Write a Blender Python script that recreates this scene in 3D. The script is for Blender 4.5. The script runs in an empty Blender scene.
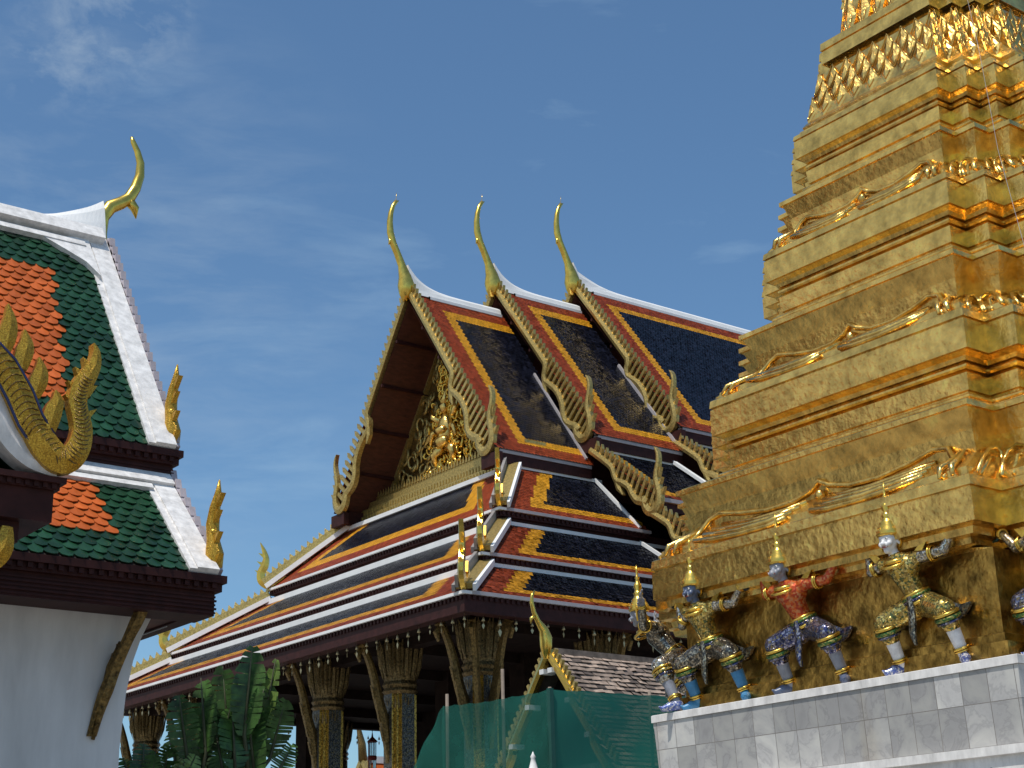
import bpy, math, random
import numpy as np
from math import sin, cos, tan, radians, pi, sqrt, atan2
from mathutils import Vector, Matrix
random.seed(7); RNG = np.random.default_rng(7)
S = bpy.context.scene

# ------------------------------------------------------------------ camera
def cam_axes(yaw, pitch, roll):
    f = Vector((cos(yaw)*cos(pitch), sin(yaw)*cos(pitch), sin(pitch)))
    r0 = Vector((sin(yaw), -cos(yaw), 0)); u0 = r0.cross(f)
    return r0*cos(roll)+u0*sin(roll), -r0*sin(roll)+u0*cos(roll), f
R_, U_, F_ = cam_axes(radians(52.3557), radians(18.8589), radians(-1.4548))
cam = bpy.data.cameras.new('camera'); camo = bpy.data.objects.new('camera', cam)
S.collection.objects.link(camo)
camo.matrix_world = Matrix(((R_.x, U_.x, -F_.x, 0), (R_.y, U_.y, -F_.y, 0), (R_.z, U_.z, -F_.z, 0), (0, 0, 0, 1)))
cam.sensor_width = 36; cam.lens = 36*1582.7/1024; cam.clip_start = .1; cam.clip_end = 5000
S.camera = camo
S.render.resolution_x = 1024; S.render.resolution_y = 768
# ------------------------------------------------------------------ light
SUN = Vector((-.40, -.12, .91)).normalized()
el = math.asin(SUN.z); az = atan2(SUN.x, SUN.y)
W = bpy.data.worlds.new('World'); S.world = W; W.use_nodes = True
nt = W.node_tree; bg = nt.nodes['Background']
sky = nt.nodes.new('ShaderNodeTexSky'); sky.sky_type = 'NISHITA'; sky.sun_disc = False
sky.sun_elevation = el; sky.sun_rotation = az
sky.air_density = 1.0; sky.dust_density = 1.0; sky.ozone_density = 1.9
tc = nt.nodes.new('ShaderNodeTexCoord')
mp = nt.nodes.new('ShaderNodeMapping'); mp.inputs['Scale'].default_value = (2.2, 2.2, 9)
nz = nt.nodes.new('ShaderNodeTexNoise'); nz.inputs['Scale'].default_value = 2.3; nz.inputs['Detail'].default_value = 7; nz.inputs['Roughness'].default_value = .58; nz.inputs['Distortion'].default_value = .4
rp = nt.nodes.new('ShaderNodeValToRGB'); rp.color_ramp.elements[0].position = .58; rp.color_ramp.elements[1].position = .9
rp.color_ramp.elements[1].color = (.30, .30, .30, 1)
mx = nt.nodes.new('ShaderNodeMixRGB'); mx.inputs['Color2'].default_value = (6.0, 6.4, 6.9, 1)
nt.links.new(tc.outputs['Generated'], mp.inputs['Vector']); nt.links.new(mp.outputs['Vector'], nz.inputs['Vector'])
nt.links.new(nz.outputs['Fac'], rp.inputs['Fac']); nt.links.new(rp.outputs['Color'], mx.inputs['Fac'])
nt.links.new(sky.outputs['Color'], mx.inputs['Color1'])
dt = nt.nodes.new('ShaderNodeVectorMath'); dt.operation = 'DOT_PRODUCT'; dt.inputs[1].default_value = Vector((-.86, .44, .26)).normalized(); nt.links.new(tc.outputs['Generated'], dt.inputs[0])  # cloud bank added out of view to brighten reflections in the gold
m_a = nt.nodes.new('ShaderNodeMapRange'); m_a.inputs['From Min'].default_value = .62; m_a.inputs['From Max'].default_value = .93; nt.links.new(dt.outputs['Value'], m_a.inputs['Value'])
n_b = nt.nodes.new('ShaderNodeTexNoise'); n_b.inputs['Scale'].default_value = 3.2; n_b.inputs['Detail'].default_value = 8; nt.links.new(tc.outputs['Generated'], n_b.inputs['Vector'])
m_b = nt.nodes.new('ShaderNodeMapRange'); m_b.inputs['From Min'].default_value = .38; m_b.inputs['From Max'].default_value = .56; nt.links.new(n_b.outputs['Fac'], m_b.inputs['Value'])
m_c = nt.nodes.new('ShaderNodeMath'); m_c.operation = 'MULTIPLY'; nt.links.new(m_a.outputs['Result'], m_c.inputs[0]); nt.links.new(m_b.outputs['Result'], m_c.inputs[1])
mx2 = nt.nodes.new('ShaderNodeMixRGB'); mx2.inputs['Color2'].default_value = (6.2, 5.2, 4.8, 1); nt.links.new(m_c.outputs[0], mx2.inputs['Fac']); nt.links.new(mx.outputs['Color'], mx2.inputs['Color1']); prev = mx2.outputs['Color']
for (dr, c0, c1, sc, lo, hi, am, st) in (((.318, .790, .524), .9984, .9998, 30, .44, .74, .30, (1,1,1.5)), ((.296, .816, .497), .9991, .9999, 38, .47, .74, .20, (1,1,1.5)), ((.33, .87, .36), .975, .9995, 9, .46, .75, .16, (1,1,4))):
    d_ = nt.nodes.new('ShaderNodeVectorMath'); d_.operation = 'DOT_PRODUCT'; d_.inputs[1].default_value = Vector(dr).normalized(); nt.links.new(tc.outputs['Generated'], d_.inputs[0])
    a_ = nt.nodes.new('ShaderNodeMapRange'); a_.inputs['From Min'].default_value = c0; a_.inputs['From Max'].default_value = c1; nt.links.new(d_.outputs['Value'], a_.inputs['Value'])
    p_ = nt.nodes.new('ShaderNodeMapping'); p_.inputs['Scale'].default_value = st; nt.links.new(tc.outputs['Generated'], p_.inputs['Vector'])
    n_ = nt.nodes.new('ShaderNodeTexNoise'); n_.inputs['Scale'].default_value = sc; n_.inputs['Detail'].default_value = 9; n_.inputs['Roughness'].default_value = .62; n_.inputs['Distortion'].default_value = .3; nt.links.new(p_.outputs['Vector'], n_.inputs['Vector'])
    b_ = nt.nodes.new('ShaderNodeMapRange'); b_.inputs['From Min'].default_value = lo; b_.inputs['From Max'].default_value = hi; b_.inputs['To Max'].default_value = am; nt.links.new(n_.outputs['Fac'], b_.inputs['Value'])
    c_ = nt.nodes.new('ShaderNodeMath'); c_.operation = 'MULTIPLY'; nt.links.new(a_.outputs['Result'], c_.inputs[0]); nt.links.new(b_.outputs['Result'], c_.inputs[1])
    x_ = nt.nodes.new('ShaderNodeMixRGB'); x_.inputs['Color2'].default_value = (7.5, 6.6, 6.2, 1); nt.links.new(c_.outputs[0], x_.inputs['Fac']); nt.links.new(prev, x_.inputs['Color1']); prev = x_.outputs['Color']
tint = nt.nodes.new('ShaderNodeVectorMath'); tint.operation = 'MULTIPLY'; tint.inputs[1].default_value = (.82, 1.06, 1.17); nt.links.new(prev, tint.inputs[0]); nt.links.new(tint.outputs['Vector'], bg.inputs['Color'])
bg.inputs['Strength'].default_value = .12
sl = bpy.data.lights.new('sun', 'SUN'); sl.energy = 4.0; sl.angle = radians(.53); sl.color = (1, .95, .87)
so = bpy.data.objects.new('sun', sl); S.collection.objects.link(so)
so.rotation_euler = (-SUN).to_track_quat('-Z', 'Y').to_euler(); so.location = (0, 0, 60)
S.view_settings.view_transform = 'Standard'; S.view_settings.look = 'None'; S.view_settings.exposure = -.15; S.view_settings.gamma = 1
S.render.engine = 'CYCLES'

# ------------------------------------------------------------------ mesh helpers
def sweep(mb, xs, hs, sec, n=40, mi=0):
    """one continuous ridge: section points sec(x,h) swept along smoothly interpolated heights"""
    X = np.concatenate([np.linspace(xs[0], xs[1], 3)[:-1], np.linspace(xs[1], xs[-1], n)]); H = np.interp(X, xs, hs)
    for _ in range(3): H[1:-1] = (H[:-2]+2*H[1:-1]+H[2:])/4
    rows = [sec(x, h) for x, h in zip(X, H)]; k = len(rows[0]); vs = [p for r in rows for p in r]; m = len(rows)
    mb.add(vs, [(i*k+q, i*k+q+1, (i+1)*k+q+1, (i+1)*k+q) for i in range(m-1) for q in range(k-1)]+[tuple(range(k-1, -1, -1)), tuple((m-1)*k+q for q in range(k))], mi, False)
class MB:
    def __init__(s): s.v = []; s.f = []; s.m = []; s.s = []; s.uv = {}; s.r = {}
    def add(s, vs, fs, mi=0, smooth=False):
        o = len(s.v); s.v += [tuple(p) for p in vs]
        for f in fs: s.f.append(tuple(o+i for i in f)); s.m.append(mi); s.s.append(smooth)
        return o
    def box(s, a, b, mi=0):
        (x0, y0, z0), (x1, y1, z1) = a, b
        v = [(x0,y0,z0),(x1,y0,z0),(x1,y1,z0),(x0,y1,z0),(x0,y0,z1),(x1,y0,z1),(x1,y1,z1),(x0,y1,z1)]
        s.add(v, [(3,2,1,0),(4,5,6,7),(0,1,5,4),(1,2,6,5),(2,3,7,6),(3,0,4,7)], mi)
    def bar(s, p, q, w, h, up=(0,0,1), mi=0):            # box along p-q, h along up
        p = Vector(p); q = Vector(q); d = (q-p).normalized(); up = Vector(up)
        x = d.cross(up).normalized(); y = x.cross(d)
        v = [e+x*(a*w/2)+y*(b*h/2) for e in (p, q) for a, b in ((-1,-1),(1,-1),(1,1),(-1,1))]
        s.add(v, [(0,1,2,3),(7,6,5,4),(0,4,5,1),(1,5,6,2),(2,6,7,3),(3,7,4,0)], mi)
    def tube(s, pts, rad, n=8, mi=0, smooth=True, sq=1.0):
        pts = [Vector(p) for p in pts]; k = len(pts)
        if not hasattr(rad, '__len__'): rad = [rad]*k
        t = [(pts[min(i+1,k-1)]-pts[max(i-1,0)]).normalized() for i in range(k)]
        a = Vector((0,0,1)) if abs(t[0].z) < .9 else Vector((1,0,0))
        x = t[0].cross(a).normalized(); vs = []
        for i in range(k):
            x = (x-t[i]*x.dot(t[i])).normalized(); y = t[i].cross(x)
            for j in range(n):
                c = 2*pi*j/n; vs.append(pts[i]+(x*cos(c)+y*sin(c)*sq)*rad[i])
        fs = [(i*n+j, i*n+(j+1)%n, (i+1)*n+(j+1)%n, (i+1)*n+j) for i in range(k-1) for j in range(n)]
        fs += [tuple(range(n-1,-1,-1)), tuple((k-1)*n+j for j in range(n))]
        s.add(vs, fs, mi, smooth)
    def lathe(s, prof, c=(0,0,0), n=16, mi=0, smooth=True):
        c = Vector(c); k = len(prof)
        vs = [c+Vector((r*cos(2*pi*j/n), r*sin(2*pi*j/n), z)) for r, z in prof for j in range(n)]
        fs = [(i*n+j, i*n+(j+1)%n, (i+1)*n+(j+1)%n, (i+1)*n+j) for i in range(k-1) for j in range(n)]
        fs += [tuple(range(n-1,-1,-1)), tuple((k-1)*n+j for j in range(n))]
        s.add(vs, fs, mi, smooth)
    def ribbon(s, cen, hw, f0, f1, mi=0, smooth=False, dome=.35):   # 2D centreline with half widths, extruded between maps f0,f1
        if len(cen) >= 4:                                  # Catmull-Rom resampling
            h = list(hw) if hasattr(hw, '__len__') else [hw]*len(cen); P = [(*c, w) for c, w in zip(cen, h)]; Q = []
            for i in range(len(P)-1):
                a, b, c, d = P[max(i-1,0)], P[i], P[i+1], P[min(i+2,len(P)-1)]
                for j in range(4):
                    t = j/4; Q.append(tuple(.5*(2*b[e]+(c[e]-a[e])*t+(2*a[e]-5*b[e]+4*c[e]-d[e])*t*t+(3*b[e]-a[e]-3*c[e]+d[e])*t**3) for e in range(3)))
            Q.append(P[-1]); cen = [q[:2] for q in Q]; hw = [max(.004, q[2]) for q in Q]
        k = len(cen); L = []; Rr = []
        for i in range(k):
            a = cen[max(i-1,0)]; b = cen[min(i+1,k-1)]
            dx, dy = b[0]-a[0], b[1]-a[1]; l = math.hypot(dx, dy) or 1; nx, ny = -dy/l, dx/l
            w = hw[i] if hasattr(hw, '__len__') else hw
            L.append((cen[i][0]+nx*w, cen[i][1]+ny*w)); Rr.append((cen[i][0]-nx*w, cen[i][1]-ny*w))
        vs = [f0(*p) for p in L]+[f0(*p) for p in Rr]+[f1(*p) for p in L]+[f1(*p) for p in Rr]
        out = (Vector(f0(0,0))-Vector(f1(0,0))).normalized()   # raised spine along the face
        vs += [tuple(Vector(f0(*cen[i]))+out*dome*(hw[i] if hasattr(hw, '__len__') else hw)) for i in range(k)]
        fs = []
        for i in range(k-1):
            fs += [(i, 4*k+i, 4*k+i+1, i+1), (4*k+i, k+i, k+i+1, 4*k+i+1), (2*k+i, 2*k+i+1, 3*k+i+1, 3*k+i), (i, i+1, 2*k+i+1, 2*k+i), (k+i, 3*k+i, 3*k+i+1, k+i+1)]
        fs += [(0, 2*k, 3*k, k, 4*k), (k-1, 5*k-1, 2*k-1, 4*k-1, 3*k-1)]
        s.add(vs, fs, mi, smooth)
    def poly(s, pts, f0, f1, mi=0):
        k = len(pts); vs = [f0(*p) for p in pts]+[f1(*p) for p in pts]
        fs = [tuple(range(k)), tuple(range(2*k-1, k-1, -1))]+[(i, k+i, k+(i+1)%k, (i+1)%k) for i in range(k)]
        s.add(vs, fs, mi)
    def ball(s, c, r, n=8, mi=0):
        r = (r, r, r) if not hasattr(r, '__len__') else r; k = n//2+1
        vs = []
        for i in range(k):
            t = pi*i/(k-1)
            for j in range(n): vs.append((c[0]+r[0]*sin(t)*cos(2*pi*j/n), c[1]+r[1]*sin(t)*sin(2*pi*j/n), c[2]+r[2]*cos(t)))
        s.add(vs, [(i*n+j, (i+1)*n+j, (i+1)*n+(j+1)%n, i*n+(j+1)%n) for i in range(k-1) for j in range(n)], mi, True)
    def build(s, name, mats, parent=None, loc=None):
        me = bpy.data.meshes.new(name)
        base = Vector(loc) if loc is not None else Vector((0,0,0))
        me.from_pydata([(p[0], p[1], p[2]) for p in s.v], [], s.f)
        mats = mats if isinstance(mats, (list, tuple)) else [mats]
        for m in mats: me.materials.append(m)
        me.polygons.foreach_set('material_index', s.m); me.polygons.foreach_set('use_smooth', s.s)
        me.update()
        o = bpy.data.objects.new(name, me); S.collection.objects.link(o); o.location = base
        if parent: o.parent = parent
        return o
def thing(name, label, cat, loc=(0,0,0), group=None, rz=0):
    o = bpy.data.objects.new(name, None); S.collection.objects.link(o); o.empty_display_size = .3
    o.location = loc; o.rotation_euler = (0,0,rz); o['label'] = label; o['category'] = cat
    if group: o['group'] = group
    return o
def part(name, mb, mats, th):                             # world-space mesh under an Empty at th.location (or under a part of it)
    r = th
    off = Vector((0,0,0))
    while r is not None: off += Vector(r.location); r = r.parent
    mb.v = [(p[0]-off.x, p[1]-off.y, p[2]-off.z) for p in mb.v]
    return mb.build(name, mats, th)
def copy_tree(o, parent=None):
    c = o.copy(); S.collection.objects.link(c); c.parent = parent
    for ch in list(o.children): copy_tree(ch, c)
    return c
def tag(o, label, cat, group=None):
    o['label'] = label; o['category'] = cat
    if group: o['group'] = group
    return o
# ------------------------------------------------------------------ materials
def mat(name, col, rough=.5, metal=0, bump=0, bscale=20, bdist=.01, vary=.12, vscale=3, attr=None, spec=.5, coat=0, stretch=None):
    m = bpy.data.materials.new(name); m.use_nodes = True; t = m.node_tree; b = t.nodes['Principled BSDF']
    b.inputs['Roughness'].default_value = rough; b.inputs['Metallic'].default_value = metal
    b.inputs['Specular IOR Level'].default_value = spec
    if coat: b.inputs['Coat Weight'].default_value = coat; b.inputs['Coat Roughness'].default_value = .15
    co = t.nodes.new('ShaderNodeTexCoord'); vec = co.outputs['Object']
    if stretch:
        mm = t.nodes.new('ShaderNodeMapping'); mm.inputs['Scale'].default_value = stretch; t.links.new(vec, mm.inputs['Vector']); vec = mm.outputs['Vector']
    n = t.nodes.new('ShaderNodeTexNoise'); n.inputs['Scale'].default_value = vscale; n.inputs['Detail'].default_value = 6; n.inputs['Roughness'].default_value = .6
    t.links.new(vec, n.inputs['Vector'])
    mr = t.nodes.new('ShaderNodeMapRange'); mr.inputs['From Min'].default_value = .3; mr.inputs['From Max'].default_value = .7
    mr.inputs['To Min'].default_value = 1-vary*1.6; mr.inputs['To Max'].default_value = 1+vary
    t.links.new(n.outputs['Fac'], mr.inputs['Value'])
    val = mr.outputs['Result']
    if attr:
        at = t.nodes.new('ShaderNodeAttribute'); at.attribute_name = 'rnd'
        m2 = t.nodes.new('ShaderNodeMapRange'); m2.inputs['To Min'].default_value = 1-attr; m2.inputs['To Max'].default_value = 1+attr
        t.links.new(at.outputs['Fac'], m2.inputs['Value'])
        mu = t.nodes.new('ShaderNodeMath'); mu.operation = 'MULTIPLY'; t.links.new(val, mu.inputs[0]); t.links.new(m2.outputs['Result'], mu.inputs[1]); val = mu.outputs[0]
    vm = t.nodes.new('ShaderNodeVectorMath'); vm.operation = 'SCALE'; vm.inputs[0].default_value = col; t.links.new(val, vm.inputs['Scale'])
    t.links.new(vm.outputs['Vector'], b.inputs['Base Color'])
    if bump:
        n2 = t.nodes.new('ShaderNodeTexNoise'); n2.inputs['Scale'].default_value = bscale; n2.inputs['Detail'].default_value = 5; t.links.new(vec, n2.inputs['Vector'])
        bp = t.nodes.new('ShaderNodeBump'); bp.inputs['Strength'].default_value = bump; bp.inputs['Distance'].default_value = bdist
        t.links.new(n2.outputs['Fac'], bp.inputs['Height']); t.links.new(bp.outputs['Normal'], b.inputs['Normal'])
    return m
def mosaic(name, cols, scale=60, metal=.6, rough=.25, bump=.6):
    """mirror-glass mosaic: small cells, each with its own colour and tilt"""
    m = bpy.data.materials.new(name); m.use_nodes = True; t = m.node_tree; b = t.nodes['Principled BSDF']
    b.inputs['Roughness'].default_value = rough; b.inputs['Metallic'].default_value = metal
    co = t.nodes.new('ShaderNodeTexCoord'); v = t.nodes.new('ShaderNodeTexVoronoi'); v.inputs['Scale'].default_value = scale
    t.links.new(co.outputs['Object'], v.inputs['Vector'])
    sp = t.nodes.new('ShaderNodeSeparateColor'); t.links.new(v.outputs['Color'], sp.inputs['Color'])
    r = t.nodes.new('ShaderNodeValToRGB'); r.color_ramp.interpolation = 'CONSTANT'; e = r.color_ramp.elements
    e[0].color = (*cols[0], 1); e[1].position = 1/len(cols); e[1].color = (*cols[1], 1)
    for i in range(2, len(cols)): q = e.new(i/len(cols)); q.color = (*cols[i], 1)
    t.links.new(sp.outputs[0], r.inputs['Fac']); t.links.new(r.outputs['Color'], b.inputs['Base Color'])
    bp = t.nodes.new('ShaderNodeBump'); bp.inputs['Strength'].default_value = bump; bp.inputs['Distance'].default_value = .012
    t.links.new(sp.outputs[1], bp.inputs['Height']); t.links.new(bp.outputs['Normal'], b.inputs['Normal'])
    return m
#GOLD (.80, .52, .13)
M = {}
M['ground'] = mat('paving stone', (.26, .24, .21), .8, vary=.2, vscale=.8)
M['gold'] = mat('gold leaf sheet', (.90, .59, .17), .26, .98, bump=.40, bscale=17, bdist=.020, vary=.28, vscale=6)
M['gold_dado'] = mat('shade-darkened gold sheet', (.48, .28, .065), .3, .97, bump=.45, bscale=13, bdist=.025, vary=.45, vscale=6)  # dado gold darkened in colour to stand in for shade under the slab
M['gold_smooth'] = mat('gilt finial', (.85, .56, .11), .26, .95, bump=.15, bscale=30, vary=.15, vscale=6)
M['gold_tan'] = mat('gilt glass mosaic', (.56, .40, .13), .38, .7, bump=.5, bscale=45, bdist=.02, vary=.3, vscale=14)
M['gold_dark'] = mat('old gilt mosaic', (.22, .14, .045), .38, .75, bump=.8, bscale=30, bdist=.04, vary=.5, vscale=16)
M['red'] = mat('red roof tile', (.26, .042, .012), .5, attr=.25, vary=.12, spec=.18)
M['yellow'] = mat('yellow roof tile', (.60, .27, .015), .45, attr=.15, vary=.08, spec=.2)
M['navy'] = mat('navy roof tile', (.009, .010, .018), .25, attr=.6, vary=.25, spec=.13)
M['orange'] = mat('orange roof tile', (.50, .105, .02), .5, attr=.2, vary=.15, spec=.18)
M['green'] = mat('green roof tile', (.012, .050, .022), .35, attr=.4, vary=.25, spec=.25)
M['under'] = mat('roof underlay', (.03, .018, .014), .8)
M['white'] = mat('white plaster', (.80, .79, .77), .7, vary=.05, vscale=2, bump=.15, bscale=8)
M['whitewall'] = mat('limewashed wall', (.70, .70, .69), .8, vary=.09, vscale=1.6, bump=.12, bscale=6, stretch=(1.6, 1, .35))
M['whitedirty'] = mat('weathered white ridge', (.76, .73, .70), .7, vary=.18, vscale=7, bump=.25, bscale=14, stretch=(1, 1.4, .5))
M['eave'] = mat('painted eave edge', (.42, .38, .38), .6, vary=.1)
M['shaded_white'] = mat('shade-tinted white plaster', (.46, .40, .42), .7, vary=.1, vscale=8)  # white verge teeth, with their bluish shade put into the colour
M['maroon'] = mat('maroon lacquered wood', (.045, .013, .011), .6, vary=.25, vscale=4, spec=.2)
M['maroon_light'] = mat('red brown soffit boards', (.095, .026, .014), .6, vary=.3, vscale=3, stretch=(1, 1, 4))
M['dark'] = mat('dark hall interior', (.022, .013, .010), .8, vary=.3, spec=.1)  # dark wood, blackened further so the colour carries the porch shade
M['pier'] = mat('gilt and glass pier', (.22, .15, .06), .3, .75, bump=.9, bscale=22, bdist=.04, vary=.6, vscale=18)
M['pier_blue'] = mosaic('blue grey glass pier', [(.03,.032,.04),(.075,.075,.08),(.015,.015,.018),(.13,.10,.045),(.16,.15,.13)], 34, .6, .3)
M['pier_gold'] = mosaic('gold glass pier', [(.60,.38,.07),(.34,.2,.04),(.75,.5,.12),(.12,.08,.03)], 34, .8, .3)  # gilt glass corners, also painting the sunlit strip down the shaft
M['lead'] = mat('grey lead flashing', (.30, .27, .25), .5, vary=.15)
M['net'] = None
# ------------------------------------------------------------------ tiles
def tile_field(name, parent, O, U, V, poly, zone, tw, th, mats, lip=.03, jit=.05, shape='point', lift=.03):
    """poly: (u,v) outline on plane O + uU + vV; every tile is its own plate"""
    O, U, V = Vector(O), Vector(U).normalized(), Vector(V).normalized(); N = U.cross(V).normalized()
    if N.z < 0: N = -N
    P = np.array(poly, float); u0, v0 = P.min(0); u1, v1 = P.max(0)
    js = np.arange(int((v1-v0)/th)+2); iN = int((u1-u0)/tw)+3
    C = np.array([(u0+(i+.5*(j % 2)-.5)*tw, v0+(j+.35)*th) for j in js for i in range(iN)])
    inside = np.zeros(len(C), bool); n = len(P)
    for a in range(n):
        p, q = P[a], P[(a+1) % n]
        c = ((p[1] > C[:,1]) != (q[1] > C[:,1]))
        with np.errstate(divide='ignore', invalid='ignore'):
            x = (q[0]-p[0])*(C[:,1]-p[1])/(q[1]-p[1])+p[0]
        inside ^= c & (C[:,0] < x)
    C = C[inside]; K = len(C)
    if shape == 'rect': T = [(-.49, 1.2, 0), (-.49, -.42, 1.), (.49, -.42, 1.), (.49, 1.2, 0)]
    elif shape == 'point': T = [(-.5, 1., .1), (-.5, 0, .6), (0, -.62, 1.), (.5, 0, .6), (.5, 1., .1)]
    else: T = [(-.5, 1.1, .0), (-.5, .0, .55), (-.36, -.38, .85), (0, -.58, 1.1), (.36, -.38, .85), (.5, .0, .55), (.5, 1.1, .0), (0, 1.1, .25), (0, 0, .85)]
    T = np.array(T); k = len(T)
    a = RNG.normal(0, jit, (K, 1)); b = RNG.normal(0, jit, (K, 1))
    uu = C[:, 0:1]+T[None, :, 0]*tw; vv = C[:, 1:2]+T[None, :, 1]*th
    hh = lift+lip*T[None, :, 2]+a*T[None, :, 0]*tw+b*T[None, :, 1]*th
    G = np.array(O)[None, None]+uu[..., None]*np.array(U)+vv[..., None]*np.array(V)+hh[..., None]*np.array(N)
    off = Vector((0,0,0)); r = parent
    while r is not None: off += Vector(r.location); r = r.parent
    G -= np.array(off)
    me = bpy.data.meshes.new(name); Vt = G.reshape(-1, 3)
    if shape != 'round': F = [tuple(range(i*k, i*k+k)) for i in range(K)]; per = 1
    else:
        Vt = np.concatenate([G, (G-np.array(N)*.014)[:, 1:6]], 1).reshape(-1, 3); kk = k+5; F = []
        for i in range(K):
            o = i*kk; F += [(o, o+1, o+8, o+7), (o+7, o+8, o+5, o+6), (o+1, o+2, o+3, o+8), (o+8, o+3, o+4, o+5)]
            F += [(o+1+q, o+k+q, o+k+q+1, o+2+q) for q in range(4)]
        per = 8
    me.from_pydata([tuple(p) for p in Vt], [], F)
    for m in mats: me.materials.append(m)
    zi = np.array([zone(c[0], c[1]) for c in C], dtype=np.int32)
    me.polygons.foreach_set('material_index', np.repeat(zi, per))
    me.attributes.new('rnd', 'FLOAT', 'FACE').data.foreach_set('value', np.repeat(RNG.random(K), per).astype(np.float32))
    me.update()
    # underlay board below the tiles
    uo = len(me.vertices)
    o = bpy.data.objects.new(name, me); S.collection.objects.link(o); o.parent = parent
    mb = MB(); q = [Vector(O)+Vector(U)*p[0]+Vector(V)*p[1] for p in poly]; kq = len(q)
    mb.add([p+N*.012 for p in q]+[p-N*.05 for p in q], [tuple(range(kq)), tuple(range(2*kq-1, kq-1, -1))]+[(i, (i+1) % kq, kq+(i+1) % kq, kq+i) for i in range(kq)])
    part('roof_boarding', mb, M['under'], o)
    return o
def edge_zone(poly, widths):
    """widths[i] = (red, yellow) along edge i, or None; 0 red 1 yellow 2 navy"""
    E = []
    for i, w in enumerate(widths):
        if w is None: continue
        p = poly[i]; q = poly[(i+1) % len(poly)]; l = math.hypot(q[0]-p[0], q[1]-p[1])
        E.append((p, ((q[0]-p[0])/l, (q[1]-p[1])/l), w))
    def z(u, v):
        r = 2
        for p, d, w in E:
            s = abs(d[0]*(v-p[1])-d[1]*(u-p[0]))
            if s < w[0]: return 0
            if s < w[0]+w[1]: r = 1
        return r
    return z
RYN = [M['red'], M['yellow'], M['navy']]

# ------------------------------------------------------------------ ground
g = MB(); g.add([(-1500,-1500,-1.6),(1500,-1500,-1.6),(1500,1500,-1.6),(-1500,1500,-1.6)], [(0,1,2,3)])
go = g.build('ground', M['ground']); go['kind'] = 'structure'

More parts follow.
